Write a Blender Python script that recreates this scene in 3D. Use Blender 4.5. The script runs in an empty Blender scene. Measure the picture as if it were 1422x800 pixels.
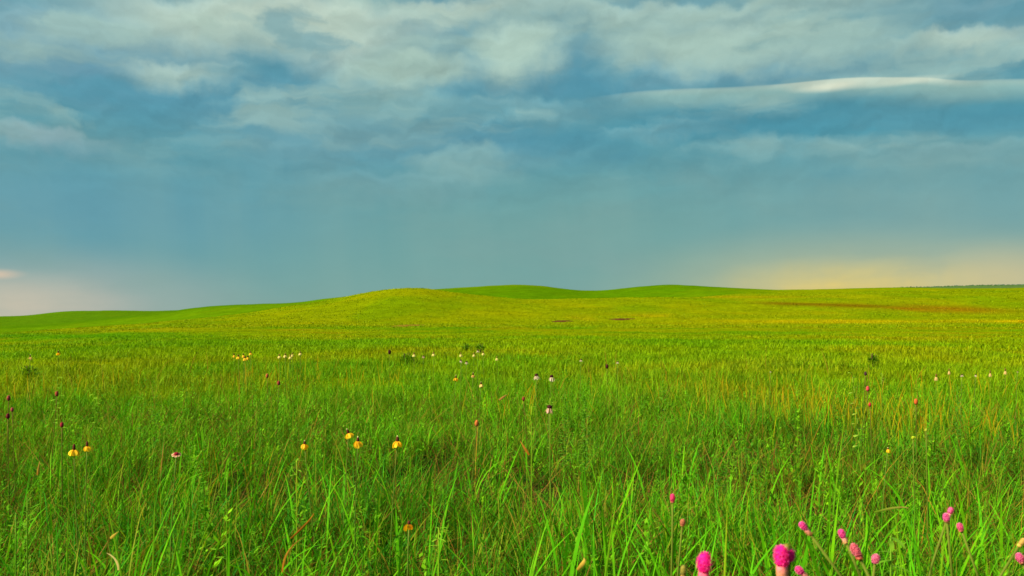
import bpy, math, random
import numpy as np
from mathutils import Vector

random.seed(7)
rng = np.random.default_rng(7)
S = bpy.context.scene
COL = S.collection

# ------------------------------------------------------------------ camera, sky, sun, exposure
CAM_H, F, CX, HY = 0.9, 1231.0, 711.0, 441.0       # eye height, focal length and horizon in photo pixels (1422 wide)
cam_data = bpy.data.cameras.new('camera')
cam = bpy.data.objects.new('camera', cam_data)
COL.objects.link(cam)
cam.location = (0, 0, CAM_H)
cam.rotation_euler = (math.pi / 2, 0, 0)
cam_data.sensor_width = 36
cam_data.lens = 36 * F / 1422
cam_data.shift_y = (HY - 400) / 1422
cam_data.clip_start = 0.05
cam_data.clip_end = 60000
cam_data.dof.use_dof = True
cam_data.dof.focus_distance = 4.5
cam_data.dof.aperture_fstop = 14
S.camera = cam
S.view_settings.view_transform = 'Standard'
S.view_settings.look = 'None'
S.view_settings.gamma = 1
EXPO = 0.95
S.view_settings.exposure = EXPO
SUN_EL, SUN_AZ = math.radians(35), math.radians(243)   # azimuth clockwise from +Y: behind the camera, to its left

sun_l = bpy.data.lights.new('sun', 'SUN')
sun_l.energy = 5.0
sun_l.angle = math.radians(6)
sun_l.color = (1.0, 0.92, 0.74)
sun = bpy.data.objects.new('sun', sun_l)
COL.objects.link(sun)
sd = Vector((math.sin(SUN_AZ) * math.cos(SUN_EL), math.cos(SUN_AZ) * math.cos(SUN_EL), math.sin(SUN_EL)))
sun.rotation_euler = sd.to_track_quat('Z', 'Y').to_euler()

def lin(r, g, b):
    f = lambda c: (c / 255 / 12.92) if c <= 10 else ((c / 255 + 0.055) / 1.055) ** 2.4
    return (f(r), f(g), f(b))

def build_world():
    w = bpy.data.worlds.new('World')
    S.world = w
    w.use_nodes = True
    nt = w.node_tree
    nt.nodes.clear()
    N, L = nt.nodes, nt.links
    STR = 0.1
    GAIN = 1 / STR / 2 ** EXPO

    def link(a, b):
        L.new(a, b)

    def setin(node, i, v):
        if isinstance(v, bpy.types.NodeSocket):
            link(v, node.inputs[i])
        else:
            node.inputs[i].default_value = v

    def math_(op, a, b=0.0, c=0.0, clamp=False):
        n = N.new('ShaderNodeMath'); n.operation = op; n.use_clamp = clamp
        setin(n, 0, a); setin(n, 1, b); setin(n, 2, c)
        return n.outputs[0]

    def vmath(op, a, b=(0, 0, 0)):
        n = N.new('ShaderNodeVectorMath'); n.operation = op
        setin(n, 0, a); setin(n, 1, b)
        return n.outputs['Value'] if op in ('LENGTH', 'DOT_PRODUCT') else n.outputs[0]

    def smooth(v, a, b, lo=0.0, hi=1.0):
        n = N.new('ShaderNodeMapRange'); n.interpolation_type = 'SMOOTHSTEP'
        setin(n, 0, v); n.inputs[1].default_value = a; n.inputs[2].default_value = b
        n.inputs[3].default_value = lo; n.inputs[4].default_value = hi
        return n.outputs[0]

    def mix(f, a, b):
        n = N.new('ShaderNodeMix'); n.data_type = 'RGBA'
        setin(n, 0, f)
        for i, v in ((6, a), (7, b)):
            if isinstance(v, tuple): v = (*v, 1.0)
            setin(n, i, v)
        return n.outputs[2]

    def noise(vec, scale, detail=4, rough=0.5, dist=0.0, color=False):
        n = N.new('ShaderNodeTexNoise'); n.noise_dimensions = '3D'
        setin(n, 'Vector', vec)
        n.inputs['Scale'].default_value = scale; n.inputs['Detail'].default_value = detail
        n.inputs['Roughness'].default_value = rough; n.inputs['Distortion'].default_value = dist
        return n.outputs[1] if color else n.outputs[0]

    tc = N.new('ShaderNodeTexCoord')
    d = vmath('NORMALIZE', tc.outputs['Generated'])
    sx = N.new('ShaderNodeSeparateXYZ'); link(d, sx.inputs[0])
    az = math_('MULTIPLY', math_('ARCTAN2', sx.outputs[0], sx.outputs[1]), 180 / math.pi)
    el = math_('MULTIPLY', math_('ARCSINE', sx.outputs[2]), 180 / math.pi)
    cb = N.new('ShaderNodeCombineXYZ'); link(az, cb.inputs[0]); link(el, cb.inputs[1])
    P0 = cb.outputs[0]                                       # azimuth and elevation in degrees
    cs = N.new('ShaderNodeCombineXYZ')                       # stretched sideways, for stratus-like noise
    link(math_('MULTIPLY', az, 0.34), cs.inputs[0]); link(el, cs.inputs[1])
    PS = cs.outputs[0]

    def warp(scale, amt, src, detail=3, aniso=(1.6, 1, 0)):
        c = noise(src, scale, detail, 0.55, 0.0, True)
        v = vmath('SUBTRACT', c, (0.5, 0.5, 0.5))
        return vmath('MULTIPLY', v, (amt * aniso[0], amt * aniso[1], 0))
    w1 = warp(0.20, 3.0, P0)
    w2 = warp(0.6, 1.45, P0, 5, (1.3, 1, 0))
    PP = vmath('ADD', vmath('ADD', P0, w1), w2)              # puffy edges
    PL = vmath('ADD', P0, warp(0.22, 1.1, PS, 3, (2.5, 0.6, 0)))   # smooth edges

    # gradient of the storm sky from the horizon up
    ramp = N.new('ShaderNodeValToRGB')
    link(math_('DIVIDE', el, 90.0), ramp.inputs[0])
    cr = ramp.color_ramp
    stops = [(0.0, (128, 164, 156)), (1.2, (116, 162, 158)), (4, (102, 158, 158)), (8, (88, 152, 160)), (12, (84, 148, 160)),
             (16, (98, 154, 168)), (24, (112, 158, 166)), (40, (122, 158, 166)), (90, (124, 156, 166))]
    while len(cr.elements) < len(stops): cr.elements.new(0.5)
    for e, (p, c) in zip(cr.elements, stops):
        e.position = p / 90; e.color = (*lin(*c), 1)
    col = ramp.outputs[0]

    def px(x, y):
        a = math.atan((x - CX) / F)
        return math.degrees(a), math.degrees(math.atan((HY - y) / F * math.cos(a)))

    def blob(col, x, y, rx, ry, rgb, op, hard=0.0, P=None, puff=0.0):
        """a cloud patch round the direction seen at photo point x, y; hard 0 soft .. 0.9 crisp"""
        a, e = px(x, y)
        k = math.degrees(1 / F)
        v = vmath('MULTIPLY', vmath('SUBTRACT', PP if P is None else P, (a, e, 0)), (1 / (rx * k), 1 / (ry * k), 0))
        if puff:
            v = vmath('ADD', vmath('MULTIPLY', v, (1, 1.15, 1)), vmath('MULTIPLY', vmath('ABSOLUTE', v), (0, 0.42, 0)))
        m = smooth(vmath('LENGTH', v), 1.25, hard, 0.0, op)
        col = mix(m, col, lin(*rgb))
        if puff:
            sp = N.new('ShaderNodeSeparateXYZ'); link(v, sp.inputs[0])
            col = mix(math_('MULTIPLY', m, smooth(sp.outputs[1], -0.15, 0.75, 0.0, puff)), col, lin(*[min(235, c + 26) for c in rgb]))
        return col

    # broad tone: clear bluer band at the left, grey-green rain curtain in the middle and right
    col = blob(col, 60, 290, 420, 110, (92, 152, 170), 0.75, 0, PL)
    col = blob(col, 250, 130, 330, 60, (82, 146, 168), 0.55, 0, PL)
    col = blob(col, 820, 330, 420, 110, (112, 160, 154), 0.75, 0, PL)
    col = blob(col, 1330, 300, 330, 120, (118, 160, 160), 0.6, 0, PL)
    col = blob(col, 620, 200, 240, 45, (82, 148, 172), 0.6, 0, PL)
    col = blob(col, 1180, 165, 380, 32, (68, 142, 158), 0.95, 0.2, PL)
    # glows under the cloud deck
    col = blob(col, 60, 420, 260, 70, (166, 176, 170), 0.85, 0, PL)
    col = blob(col, 0, 425, 150, 42, (206, 194, 172), 0.85, 0, PL)
    col = blob(col, 2, 381, 30, 7, (222, 196, 170), 0.9, 0, PL)
    col = blob(col, 1200, 408, 330, 85, (200, 192, 136), 0.78, 0, PL)
    col = blob(col, 1185, 400, 180, 38, (230, 204, 108), 0.92, 0, PL)
    col = blob(col, 1410, 390, 150, 52, (214, 194, 140), 0.55, 0, PL)
    # darker gaps between the clouds
    col = blob(col, 70, 60, 190, 60, (112, 160, 178), 0.7, 0)
    col = blob(col, 560, 80, 420, 40, (92, 150, 168), 0.6, 0)
    col = blob(col, 1000, 100, 470, 26, (80, 144, 166), 0.8, 0)
    # pale cloud masses
    PALE, MID = (190, 210, 190), (140, 176, 174)
    for a in ((330, 20, 230, 50, PALE, .85, .1), (250, 95, 90, 20, (168, 196, 184), .85, .1), (470, 25, 170, 50, (188, 208, 190), .85, .1),
              (570, 85, 95, 26, (172, 200, 184), .9, .2), (540, 135, 120, 28, (128, 170, 168), .75, .1), (715, 60, 80, 42, (176, 203, 186), .92, .28),
              (640, 8, 140, 20, (184, 206, 188), .8, .1), (960, 52, 150, 44, (168, 198, 184), .95, .2), (1120, 38, 150, 40, (172, 200, 184), .85, .1),
              (1000, 5, 420, 18, (178, 204, 188), .8, .0), (1345, 54, 95, 18, (186, 208, 190), .9, .2), (1390, 10, 90, 26, (120, 164, 172), .7, .1),
              (60, 185, 80, 20, (140, 174, 180), .85, .1), (20, 25, 70, 50, (140, 178, 180), .6, 0), (640, 222, 80, 26, (122, 168, 168), .7, .3),
              (560, 255, 140, 26, (112, 162, 166), .6, .1), (420, 180, 160, 60, (112, 162, 172), .6, 0), (740, 145, 150, 24, (112, 162, 168), .7, .1),
              (930, 175, 110, 14, (116, 164, 168), .8, .1), (1180, 200, 180, 18, (112, 160, 162), .7, .1), (1330, 205, 130, 20, (118, 162, 162), .7, .1)):
        col = blob(col, *a, puff=0.55)
    # soft layered stratocumulus between them, thinning out towards the rain curtain
    cl = N.new('ShaderNodeCombineXYZ'); link(math_('MULTIPLY', az, 0.30), cl.inputs[0]); link(el, cl.inputs[1])
    PC = vmath('ADD', cl.outputs[0], vmath('MULTIPLY', w2, (0.5, 0.6, 0)))
    n1 = noise(vmath('ADD', PC, (3.1, 7.7, 0)), 0.34, 4, 0.5, 0.3)
    lay = math_('MULTIPLY', smooth(n1, 0.47, 0.66), math_('MULTIPLY', smooth(el, 7, 14), 0.6))
    col = mix(lay, col, lin(166, 196, 182))
    gap = math_('MULTIPLY', smooth(n1, 0.46, 0.30), math_('MULTIPLY', smooth(el, 6, 12), 0.55))
    col = mix(gap, col, lin(72, 142, 160))
    n3 = noise(vmath('ADD', PC, (9.1, 2.7, 0)), 0.22, 4, 0.55, 0.2)
    col = mix(math_('MULTIPLY', smooth(n3, 0.45, 0.7), 0.35), col, lin(120, 158, 154))
    # rain shafts hanging under the deck
    cv = N.new('ShaderNodeCombineXYZ'); link(math_('MULTIPLY_ADD', el, 0.10, az), cv.inputs[0]); link(math_('MULTIPLY', el, 0.10), cv.inputs[1])
    rn = math_('MULTIPLY', noise(cv.outputs[0], 0.22, 4, 0.5), smooth(el, 13, 8))
    col = mix(math_('MULTIPLY', smooth(rn, 0.34, 0.72), 0.20), col, lin(136, 172, 162))
    # billows lit from above inside the cloud deck
    ce = N.new('ShaderNodeCombineXYZ'); link(math_('MULTIPLY', az, 0.5), ce.inputs[0]); link(el, ce.inputs[1])
    PE = vmath('ADD', ce.outputs[0], w2)
    f1 = noise(PE, 0.30, 5, 0.5, 0.2)
    f2 = noise(vmath('ADD', PE, (-0.15, 0.45, 0.0)), 0.30, 5, 0.5, 0.2)
    emb = math_('SUBTRACT', f1, f2)
    hi = smooth(el, 4, 12)
    g = math_('MULTIPLY_ADD', math_('MULTIPLY', emb, hi), 1.0, 1.0)
    g = math_('ADD', g, math_('MULTIPLY', math_('SUBTRACT', noise(PS, 0.9, 5, 0.6), 0.5), 0.07))
    # the smooth shelf cloud at the right: crisp bright upper rim fading downwards
    xs = [830, 900, 1000, 1090, 1150, 1230, 1290, 1330, 1422, 1600, 1900]
    ys = [134, 126, 121.5, 116, 110, 107, 108, 111, 109.5, 109, 118]
    fc = N.new('ShaderNodeFloatCurve')
    A0, A1, E0, E1 = 4.0, 46.0, 9.0, 17.0
    pts = [(((px(x, y)[0]) - A0) / (A1 - A0), (px(x, y)[1] - E0) / (E1 - E0)) for x, y in zip(xs, ys)]
    link(math_('DIVIDE', math_('SUBTRACT', az, A0), A1 - A0), fc.inputs['Value'])
    cu = fc.mapping.curves[0]
    cu.points[0].location = pts[0]; cu.points[1].location = pts[-1]
    for p in pts[1:-1]: cu.points.new(*p)
    fc.mapping.update()
    top = math_('MULTIPLY_ADD', fc.outputs[0], E1 - E0, E0)
    wob = math_('MULTIPLY', math_('SUBTRACT', noise(PS, 0.8, 3), 0.5), 0.12)
    below = math_('ADD', math_('SUBTRACT', top, el), wob)              # degrees under the rim
    inside = math_('MULTIPLY', smooth(below, -0.08, 0.18), smooth(below, 1.5, 0.25))
    span = math_('MULTIPLY', smooth(az, 4.0, 11.0), smooth(az, 50.0, 36.0))
    m = math_('MULTIPLY', inside, span)
    col = mix(math_('MULTIPLY', m, 0.85), col, lin(142, 182, 174))
    col = mix(math_('MULTIPLY', math_('MULTIPLY', smooth(below, 1.0, 1.9), smooth(below, 3.4, 2.4)), math_('MULTIPLY', span, 0.6)), col, lin(70, 142, 160))
    rim = math_('MULTIPLY', math_('MULTIPLY', smooth(below, -0.05, 0.06), smooth(below, 0.5, 0.05)), span)
    rim2 = math_('MULTIPLY', rim, math_('ADD', math_('MULTIPLY', smooth(az, 15.0, 19.0), smooth(az, 28.5, 24.5)), 0.30))
    col = mix(math_('MULTIPLY', rim2, 0.5), col, lin(214, 224, 200))
    col = blob(col, 1165, 117, 56, 7, (222, 228, 202), .9, .1, PL)
    col = blob(col, 1250, 114, 60, 5, (212, 222, 198), .6, .1, PL)
    # high broken cloud over the rest of the dome
    pz = math_('MAXIMUM', sx.outputs[2], 0.12)
    pl = N.new('ShaderNodeCombineXYZ')
    link(math_('DIVIDE', sx.outputs[0], pz), pl.inputs[0]); link(math_('DIVIDE', sx.outputs[1], pz), pl.inputs[1])
    fb = noise(pl.outputs[0], 0.9, 6, 0.55, 0.5)
    cm = math_('MULTIPLY', smooth(fb, 0.42, 0.72), math_('MULTIPLY', smooth(el, 17, 26), 0.8))
    col = mix(cm, col, lin(172, 192, 186))
    sc = N.new('ShaderNodeVectorMath'); sc.operation = 'SCALE'
    link(col, sc.inputs[0]); link(math_('MULTIPLY', g, GAIN), sc.inputs['Scale'])
    # a little of the clear sky still comes through the deck
    sky = N.new('ShaderNodeTexSky'); sky.sky_type = 'NISHITA'; sky.sun_disc = False
    sky.sun_elevation = SUN_EL; sky.sun_rotation = SUN_AZ
    out = mix(0.965, sky.outputs[0], sc.outputs[0])
    bg = N.new('ShaderNodeBackground'); bg.inputs[1].default_value = STR
    link(out, bg.inputs[0])
    wo = N.new('ShaderNodeOutputWorld'); link(bg.outputs[0], wo.inputs[0])

build_world()

# ------------------------------------------------------------------ helpers
def hash2(ix, iy, seed):
    h = (ix.astype(np.int64) * 374761393 + iy.astype(np.int64) * 668265263 + seed * 1442695041) & 0xffffffff
    h = ((h ^ (h >> 13)) * 1274126177) & 0xffffffff
    return ((h ^ (h >> 16)) & 0xffff) / 65535.0

def vnoise(x, y, seed=0):
    ix, iy = np.floor(x), np.floor(y)
    fx, fy = x - ix, y - iy
    fx, fy = fx * fx * (3 - 2 * fx), fy * fy * (3 - 2 * fy)
    a, b = hash2(ix, iy, seed), hash2(ix + 1, iy, seed)
    c, d = hash2(ix, iy + 1, seed), hash2(ix + 1, iy + 1, seed)
    return (a * (1 - fx) + b * fx) * (1 - fy) + (c * (1 - fx) + d * fx) * fy

def fbm(x, y, seed=0, oct=3):
    s, a, t = 0, 0.5, 0
    for i in range(oct):
        s = s + a * vnoise(x * 2 ** i, y * 2 ** i, seed + i * 17); t += a; a *= 0.5
    return s / t

def sstep(a, b, x):
    t = np.clip((x - a) / (b - a), 0, 1)
    return t * t * (3 - 2 * t)

def tag(o, label=None, cat=None, group=None, kind=None):
    if label: o['label'] = label
    if cat: o['category'] = cat
    if group: o['group'] = group
    if kind: o['kind'] = kind
    return o

def mesh_np(name, verts, faces_flat, starts, totals, mat, cols=None, smooth=True):
    me = bpy.data.meshes.new(name)
    me.vertices.add(len(verts)); me.vertices.foreach_set('co', np.ascontiguousarray(verts, np.float32).ravel())
    me.loops.add(len(faces_flat)); me.loops.foreach_set('vertex_index', np.ascontiguousarray(faces_flat, np.int32))
    me.polygons.add(len(starts))
    me.polygons.foreach_set('loop_start', np.ascontiguousarray(starts, np.int32))
    me.polygons.foreach_set('loop_total', np.ascontiguousarray(totals, np.int32))
    if smooth: me.polygons.foreach_set('use_smooth', np.ones(len(starts), bool))
    if cols is not None:
        at = me.color_attributes.new('Col', 'FLOAT_COLOR', 'POINT')
        c4 = np.ones((len(verts), 4), np.float32); c4[:, :3] = cols
        at.data.foreach_set('color', c4.ravel())
    me.update(calc_edges=True)
    me.materials.append(mat)
    return me

def link_obj(name, me, parent=None, loc=None):
    o = bpy.data.objects.new(name, me)
    COL.objects.link(o)
    if parent is not None: o.parent = parent
    if loc is not None: o.location = loc
    return o

# ------------------------------------------------------------------ materials
def leaf_material(name, trans=0.4, rough=0.5, spec=0.25, jitter=0.25):
    m = bpy.data.materials.new(name); m.use_nodes = True
    nt = m.node_tree; N, L = nt.nodes, nt.links; N.clear()
    out = N.new('ShaderNodeOutputMaterial')
    at = N.new('ShaderNodeAttribute'); at.attribute_name = 'Col'
    tc = N.new('ShaderNodeTexCoord')
    nz = N.new('ShaderNodeTexNoise'); nz.inputs['Scale'].default_value = 60; nz.inputs['Detail'].default_value = 2
    L.new(tc.outputs['Object'], nz.inputs['Vector'])
    mr = N.new('ShaderNodeMapRange'); mr.inputs[3].default_value = 1 - jitter; mr.inputs[4].default_value = 1 + jitter
    L.new(nz.outputs[0], mr.inputs[0])
    sc = N.new('ShaderNodeVectorMath'); sc.operation = 'SCALE'
    L.new(at.outputs['Color'], sc.inputs[0]); L.new(mr.outputs[0], sc.inputs['Scale'])
    p = N.new('ShaderNodeBsdfPrincipled')
    p.inputs['Roughness'].default_value = rough; p.inputs['Specular IOR Level'].default_value = spec
    L.new(sc.outputs[0], p.inputs['Base Color'])
    t = N.new('ShaderNodeBsdfTranslucent')
    tm = N.new('ShaderNodeVectorMath'); tm.operation = 'MULTIPLY'; tm.inputs[1].default_value = (1.25, 1.25, 0.5)
    L.new(sc.outputs[0], tm.inputs[0]); L.new(tm.outputs[0], t.inputs[0])
    mx = N.new('ShaderNodeMixShader'); mx.inputs[0].default_value = trans
    L.new(p.outputs[0], mx.inputs[1]); L.new(t.outputs[0], mx.inputs[2]); L.new(mx.outputs[0], out.inputs[0])
    return m

M_GRASS = leaf_material('grass_blade', 0.27, 0.55, 0.02)
M_DRY = leaf_material('dry_blade', 0.2, 0.8, 0.02)
M_PLANT = leaf_material('plant_leaf', 0.3, 0.55, 0.04)
M_PETAL = leaf_material('flower_petal', 0.35, 0.6, 0.1, 0.12)
M_CONE = leaf_material('flower_cone', 0.05, 0.8, 0.1, 0.35)

def ground_material():
    m = bpy.data.materials.new('prairie_turf'); m.use_nodes = True
    nt = m.node_tree; N, L = nt.nodes, nt.links; N.clear()
    out = N.new('ShaderNodeOutputMaterial')
    at = N.new('ShaderNodeAttribute'); at.attribute_name = 'Col'
    tc = N.new('ShaderNodeTexCoord')
    def noise(scale, detail, sy=1.0):
        mp = N.new('ShaderNodeMapping'); mp.inputs['Scale'].default_value = (1, sy, 1)
        L.new(tc.outputs['Object'], mp.inputs[0])
        n = N.new('ShaderNodeTexNoise'); n.inputs['Scale'].default_value = scale; n.inputs['Detail'].default_value = detail
        n.inputs['Roughness'].default_value = 0.62
        L.new(mp.outputs[0], n.inputs['Vector']); return n.outputs[0]
    def rng_(v, lo, hi, a=0.3, b=0.7):
        r = N.new('ShaderNodeMapRange'); r.inputs[1].default_value = a; r.inputs[2].default_value = b
        r.inputs[3].default_value = lo; r.inputs[4].default_value = hi; L.new(v, r.inputs[0]); return r.outputs[0]
    def mul(a, b):
        n = N.new('ShaderNodeMath'); n.operation = 'MULTIPLY'; L.new(a, n.inputs[0]); L.new(b, n.inputs[1]); return n.outputs[0]
    k = mul(rng_(noise(0.9, 6), 0.76, 1.24), rng_(noise(0.12, 6), 0.80, 1.20))
    sc = N.new('ShaderNodeVectorMath'); sc.operation = 'SCALE'; L.new(at.outputs['Color'], sc.inputs[0]); L.new(k, sc.inputs['Scale'])
    # drier, yellower strands
    mx = N.new('ShaderNodeMix'); mx.data_type = 'RGBA'
    L.new(rng_(noise(0.05, 7, 0.5), 0.0, 0.55, 0.5, 0.72), mx.inputs[0])
    L.new(sc.outputs[0], mx.inputs[6])
    hs = N.new('ShaderNodeVectorMath'); hs.operation = 'MULTIPLY'; hs.inputs[1].default_value = (1.45, 1.05, 0.8); L.new(sc.outputs[0], hs.inputs[0])
    L.new(hs.outputs[0], mx.inputs[7])
    p = N.new('ShaderNodeBsdfPrincipled'); p.inputs['Roughness'].default_value = 1.0; p.inputs['Specular IOR Level'].default_value = 0.0
    L.new(mx.outputs[2], p.inputs['Base Color'])
    bp = N.new('ShaderNodeBump'); bp.inputs['Strength'].default_value = 0.5; bp.inputs['Distance'].default_value = 0.5
    L.new(noise(1.6, 5), bp.inputs['Height']); L.new(bp.outputs[0], p.inputs['Normal'])
    L.new(p.outputs[0], out.inputs[0])
    return m
M_GROUND = ground_material()

# ------------------------------------------------------------------ terrain
# Heights are laid down as survey lines: along each bearing, the height of the meadow, of the near hill's crest, of the hills behind, of the far ridge.
KN_R = np.array([0.05, 15, 60, 130, 300, 420, 700, 950, 1500, 2200, 4000, 6000, 40000.0])
NT = 1440
TH = -np.pi + np.arange(NT) * (2 * np.pi / NT)

def smooth_arr(a, n):
    k = np.exp(-0.5 * (np.arange(-3 * n, 3 * n + 1) / n) ** 2); k /= k.sum()
    return np.convolve(np.pad(a, 3 * n, mode='edge'), k, mode='valid')

def survey():
    t = np.clip(TH, -1.0, 1.0)
    px = CX + F * np.tan(t)
    cs = np.cos(t)
    ip = lambda tab, n=2: smooth_arr(np.interp(px, [a for a, b in tab], [b for a, b in tab]), n)
    A = ip([(-400, 468), (0, 464), (67, 458.5), (200, 450.5), (333, 436), (433, 421), (474, 414), (507, 407), (541, 401.5), (564, 400), (587, 401), (614, 405), (647, 409),
            (687, 414), (721, 417), (774, 417), (841, 413.5), (948, 411), (1075, 409), (1250, 406), (1422, 405), (1800, 404)])
    B = ip([(-400, 462), (60, 452), (160, 443), (233, 435), (283, 427.5), (350, 422.5), (417, 420), (440, 416.5), (475, 413.5), (520, 408), (570, 404), (610, 401.5), (645, 399.5), (680, 396.5),
            (715, 395), (740, 395.5), (770, 399), (800, 403), (830, 404.2), (852, 402.5), (885, 399), (920, 397), (948, 397), (980, 400), (1015, 403), (1075, 406), (1160, 405), (1250, 403), (1422, 401.5), (1800, 400)])
    C = ip([(-400, 440), (0, 441), (40, 439), (57, 436.5), (83, 433), (120, 432), (167, 431), (217, 432), (250, 431.5), (300, 428.5), (360, 427), (480, 422), (700, 408), (900, 408), (1075, 409), (1300, 404), (1422, 403), (1800, 402)])
    Rr = ip([(-400, 445), (0, 443.5), (300, 440), (700, 425), (1000, 413), (1100, 406.5), (1161, 404.5), (1248, 400.5), (1340, 398), (1422, 396.2), (1800, 394)])
    zat = lambda y, r: CAM_H + (HY - y) / F * r * cs
    left = sstep(420, 150, px); right = sstep(850, 1050, px)
    GR = 0.3
    z = np.zeros((NT, len(KN_R)))
    z[:, 2] = zat(np.maximum(457, A + 5), 60) - GR
    z[:, 3] = zat(np.maximum(449, A + 2.5), 130) - GR
    z[:, 4] = zat(A, 300) - GR * 0.6
    z[:, 6] = zat(B, 700)
    z[:, 5] = np.minimum(z[:, 4], z[:, 6]) - 3.5 * (1 - right) + right * (z[:, 6] - z[:, 4]) * 0.28
    z[:, 8] = zat(C, 1500)
    z[:, 7] = np.minimum(z[:, 6], z[:, 8]) - 6 * (1 - right)
    z[:, 10] = zat(Rr, 4000)
    z[:, 9] = np.minimum(z[:, 8], z[:, 10]) - 12
    z[:, 11] = z[:, 10] - 40 * (1 + right)
    z[:, 12] = -60
    # behind the camera run the right-hand heights round to the left-hand ones
    i0, i1 = np.searchsorted(TH, -1.0), np.searchsorted(TH, 1.0)
    w = np.where(TH > 1.0, (TH - 1.0), TH + 2 * np.pi - 1.0) / (2 * np.pi - 2.0)
    out = (TH > 1.0) | (TH < -1.0)
    w = (w * w * (3 - 2 * w))[:, None]
    z = np.where(out[:, None], z[i1] * (1 - w) + z[i0] * w, z)
    return z

RADII = np.unique(np.concatenate([np.geomspace(0.15, 55, 95), np.geomspace(55, 1500, 150), np.geomspace(1500, 40000, 56)]))

def pchip(xk, Y, x):
    h = np.diff(xk); dl = np.diff(Y, axis=1) / h
    m = np.zeros_like(Y)
    w1, w2 = 2 * h[1:] + h[:-1], h[1:] + 2 * h[:-1]
    same = dl[:, 1:] * dl[:, :-1] > 0
    with np.errstate(divide='ignore', invalid='ignore'):
        hm = (w1 + w2) / (w1 / dl[:, :-1] + w2 / dl[:, 1:])
    m[:, 1:-1] = np.where(same, hm, 0)
    m[:, -1] = dl[:, -1]
    i = np.clip(np.searchsorted(xk, x, side='right') - 1, 0, len(xk) - 2)
    t = (x - xk[i]) / h[i]
    h00, h10, h01, h11 = 2 * t ** 3 - 3 * t ** 2 + 1, t ** 3 - 2 * t ** 2 + t, -2 * t ** 3 + 3 * t ** 2, t ** 3 - t ** 2
    return h00 * Y[:, i] + h10 * h[i] * m[:, i] + h01 * Y[:, i + 1] + h11 * h[i] * m[:, i + 1]

ZT = pchip(KN_R, survey(), RADII)
LR = np.log(RADII)

def relief(x, y, r):
    z = (fbm(x / 0.7, y / 0.7, 3, 2) - 0.5) * 0.06 * sstep(0.2, 1.5, r) * sstep(200, 60, r)
    z = z + (fbm(x / 5, y / 5, 5, 3) - 0.5) * 0.22 * sstep(3, 12, r) * sstep(260, 120, r)
    z = z + (fbm(x / 40, y / 40, 9, 3) - 0.5) * 1.3 * sstep(90, 200, r) * sstep(900, 400, r)
    z = z + (fbm(x / 17, y / 17, 13, 2) - 0.5) * 0.8 * sstep(140, 280, r) * sstep(1200, 700, r)
    z = z + (fbm(x / 130, y / 130, 11, 3) - 0.5) * 5 * sstep(400, 800, r)
    return z

def ground_z(x, y):
    x, y = np.asarray(x, float), np.asarray(y, float)
    r = np.maximum(np.hypot(x, y), RADII[0]); th = np.arctan2(x, y)
    a = (th + np.pi) / (2 * np.pi) * NT; i = np.floor(a).astype(int) % NT; fa = a - np.floor(a); i2 = (i + 1) % NT
    b = np.clip(np.searchsorted(LR, np.log(r), side='right') - 1, 0, len(LR) - 2)
    fb = np.clip((np.log(r) - LR[b]) / (LR[b + 1] - LR[b]), 0, 1)
    z = (ZT[i, b] * (1 - fa) + ZT[i2, b] * fa) * (1 - fb) + (ZT[i, b + 1] * (1 - fa) + ZT[i2, b + 1] * fa) * fb
    return z + relief(x, y, r)

def mixc(a, b, w):
    return a * (1 - w[:, None]) + np.asarray(b) * w[:, None]

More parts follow.
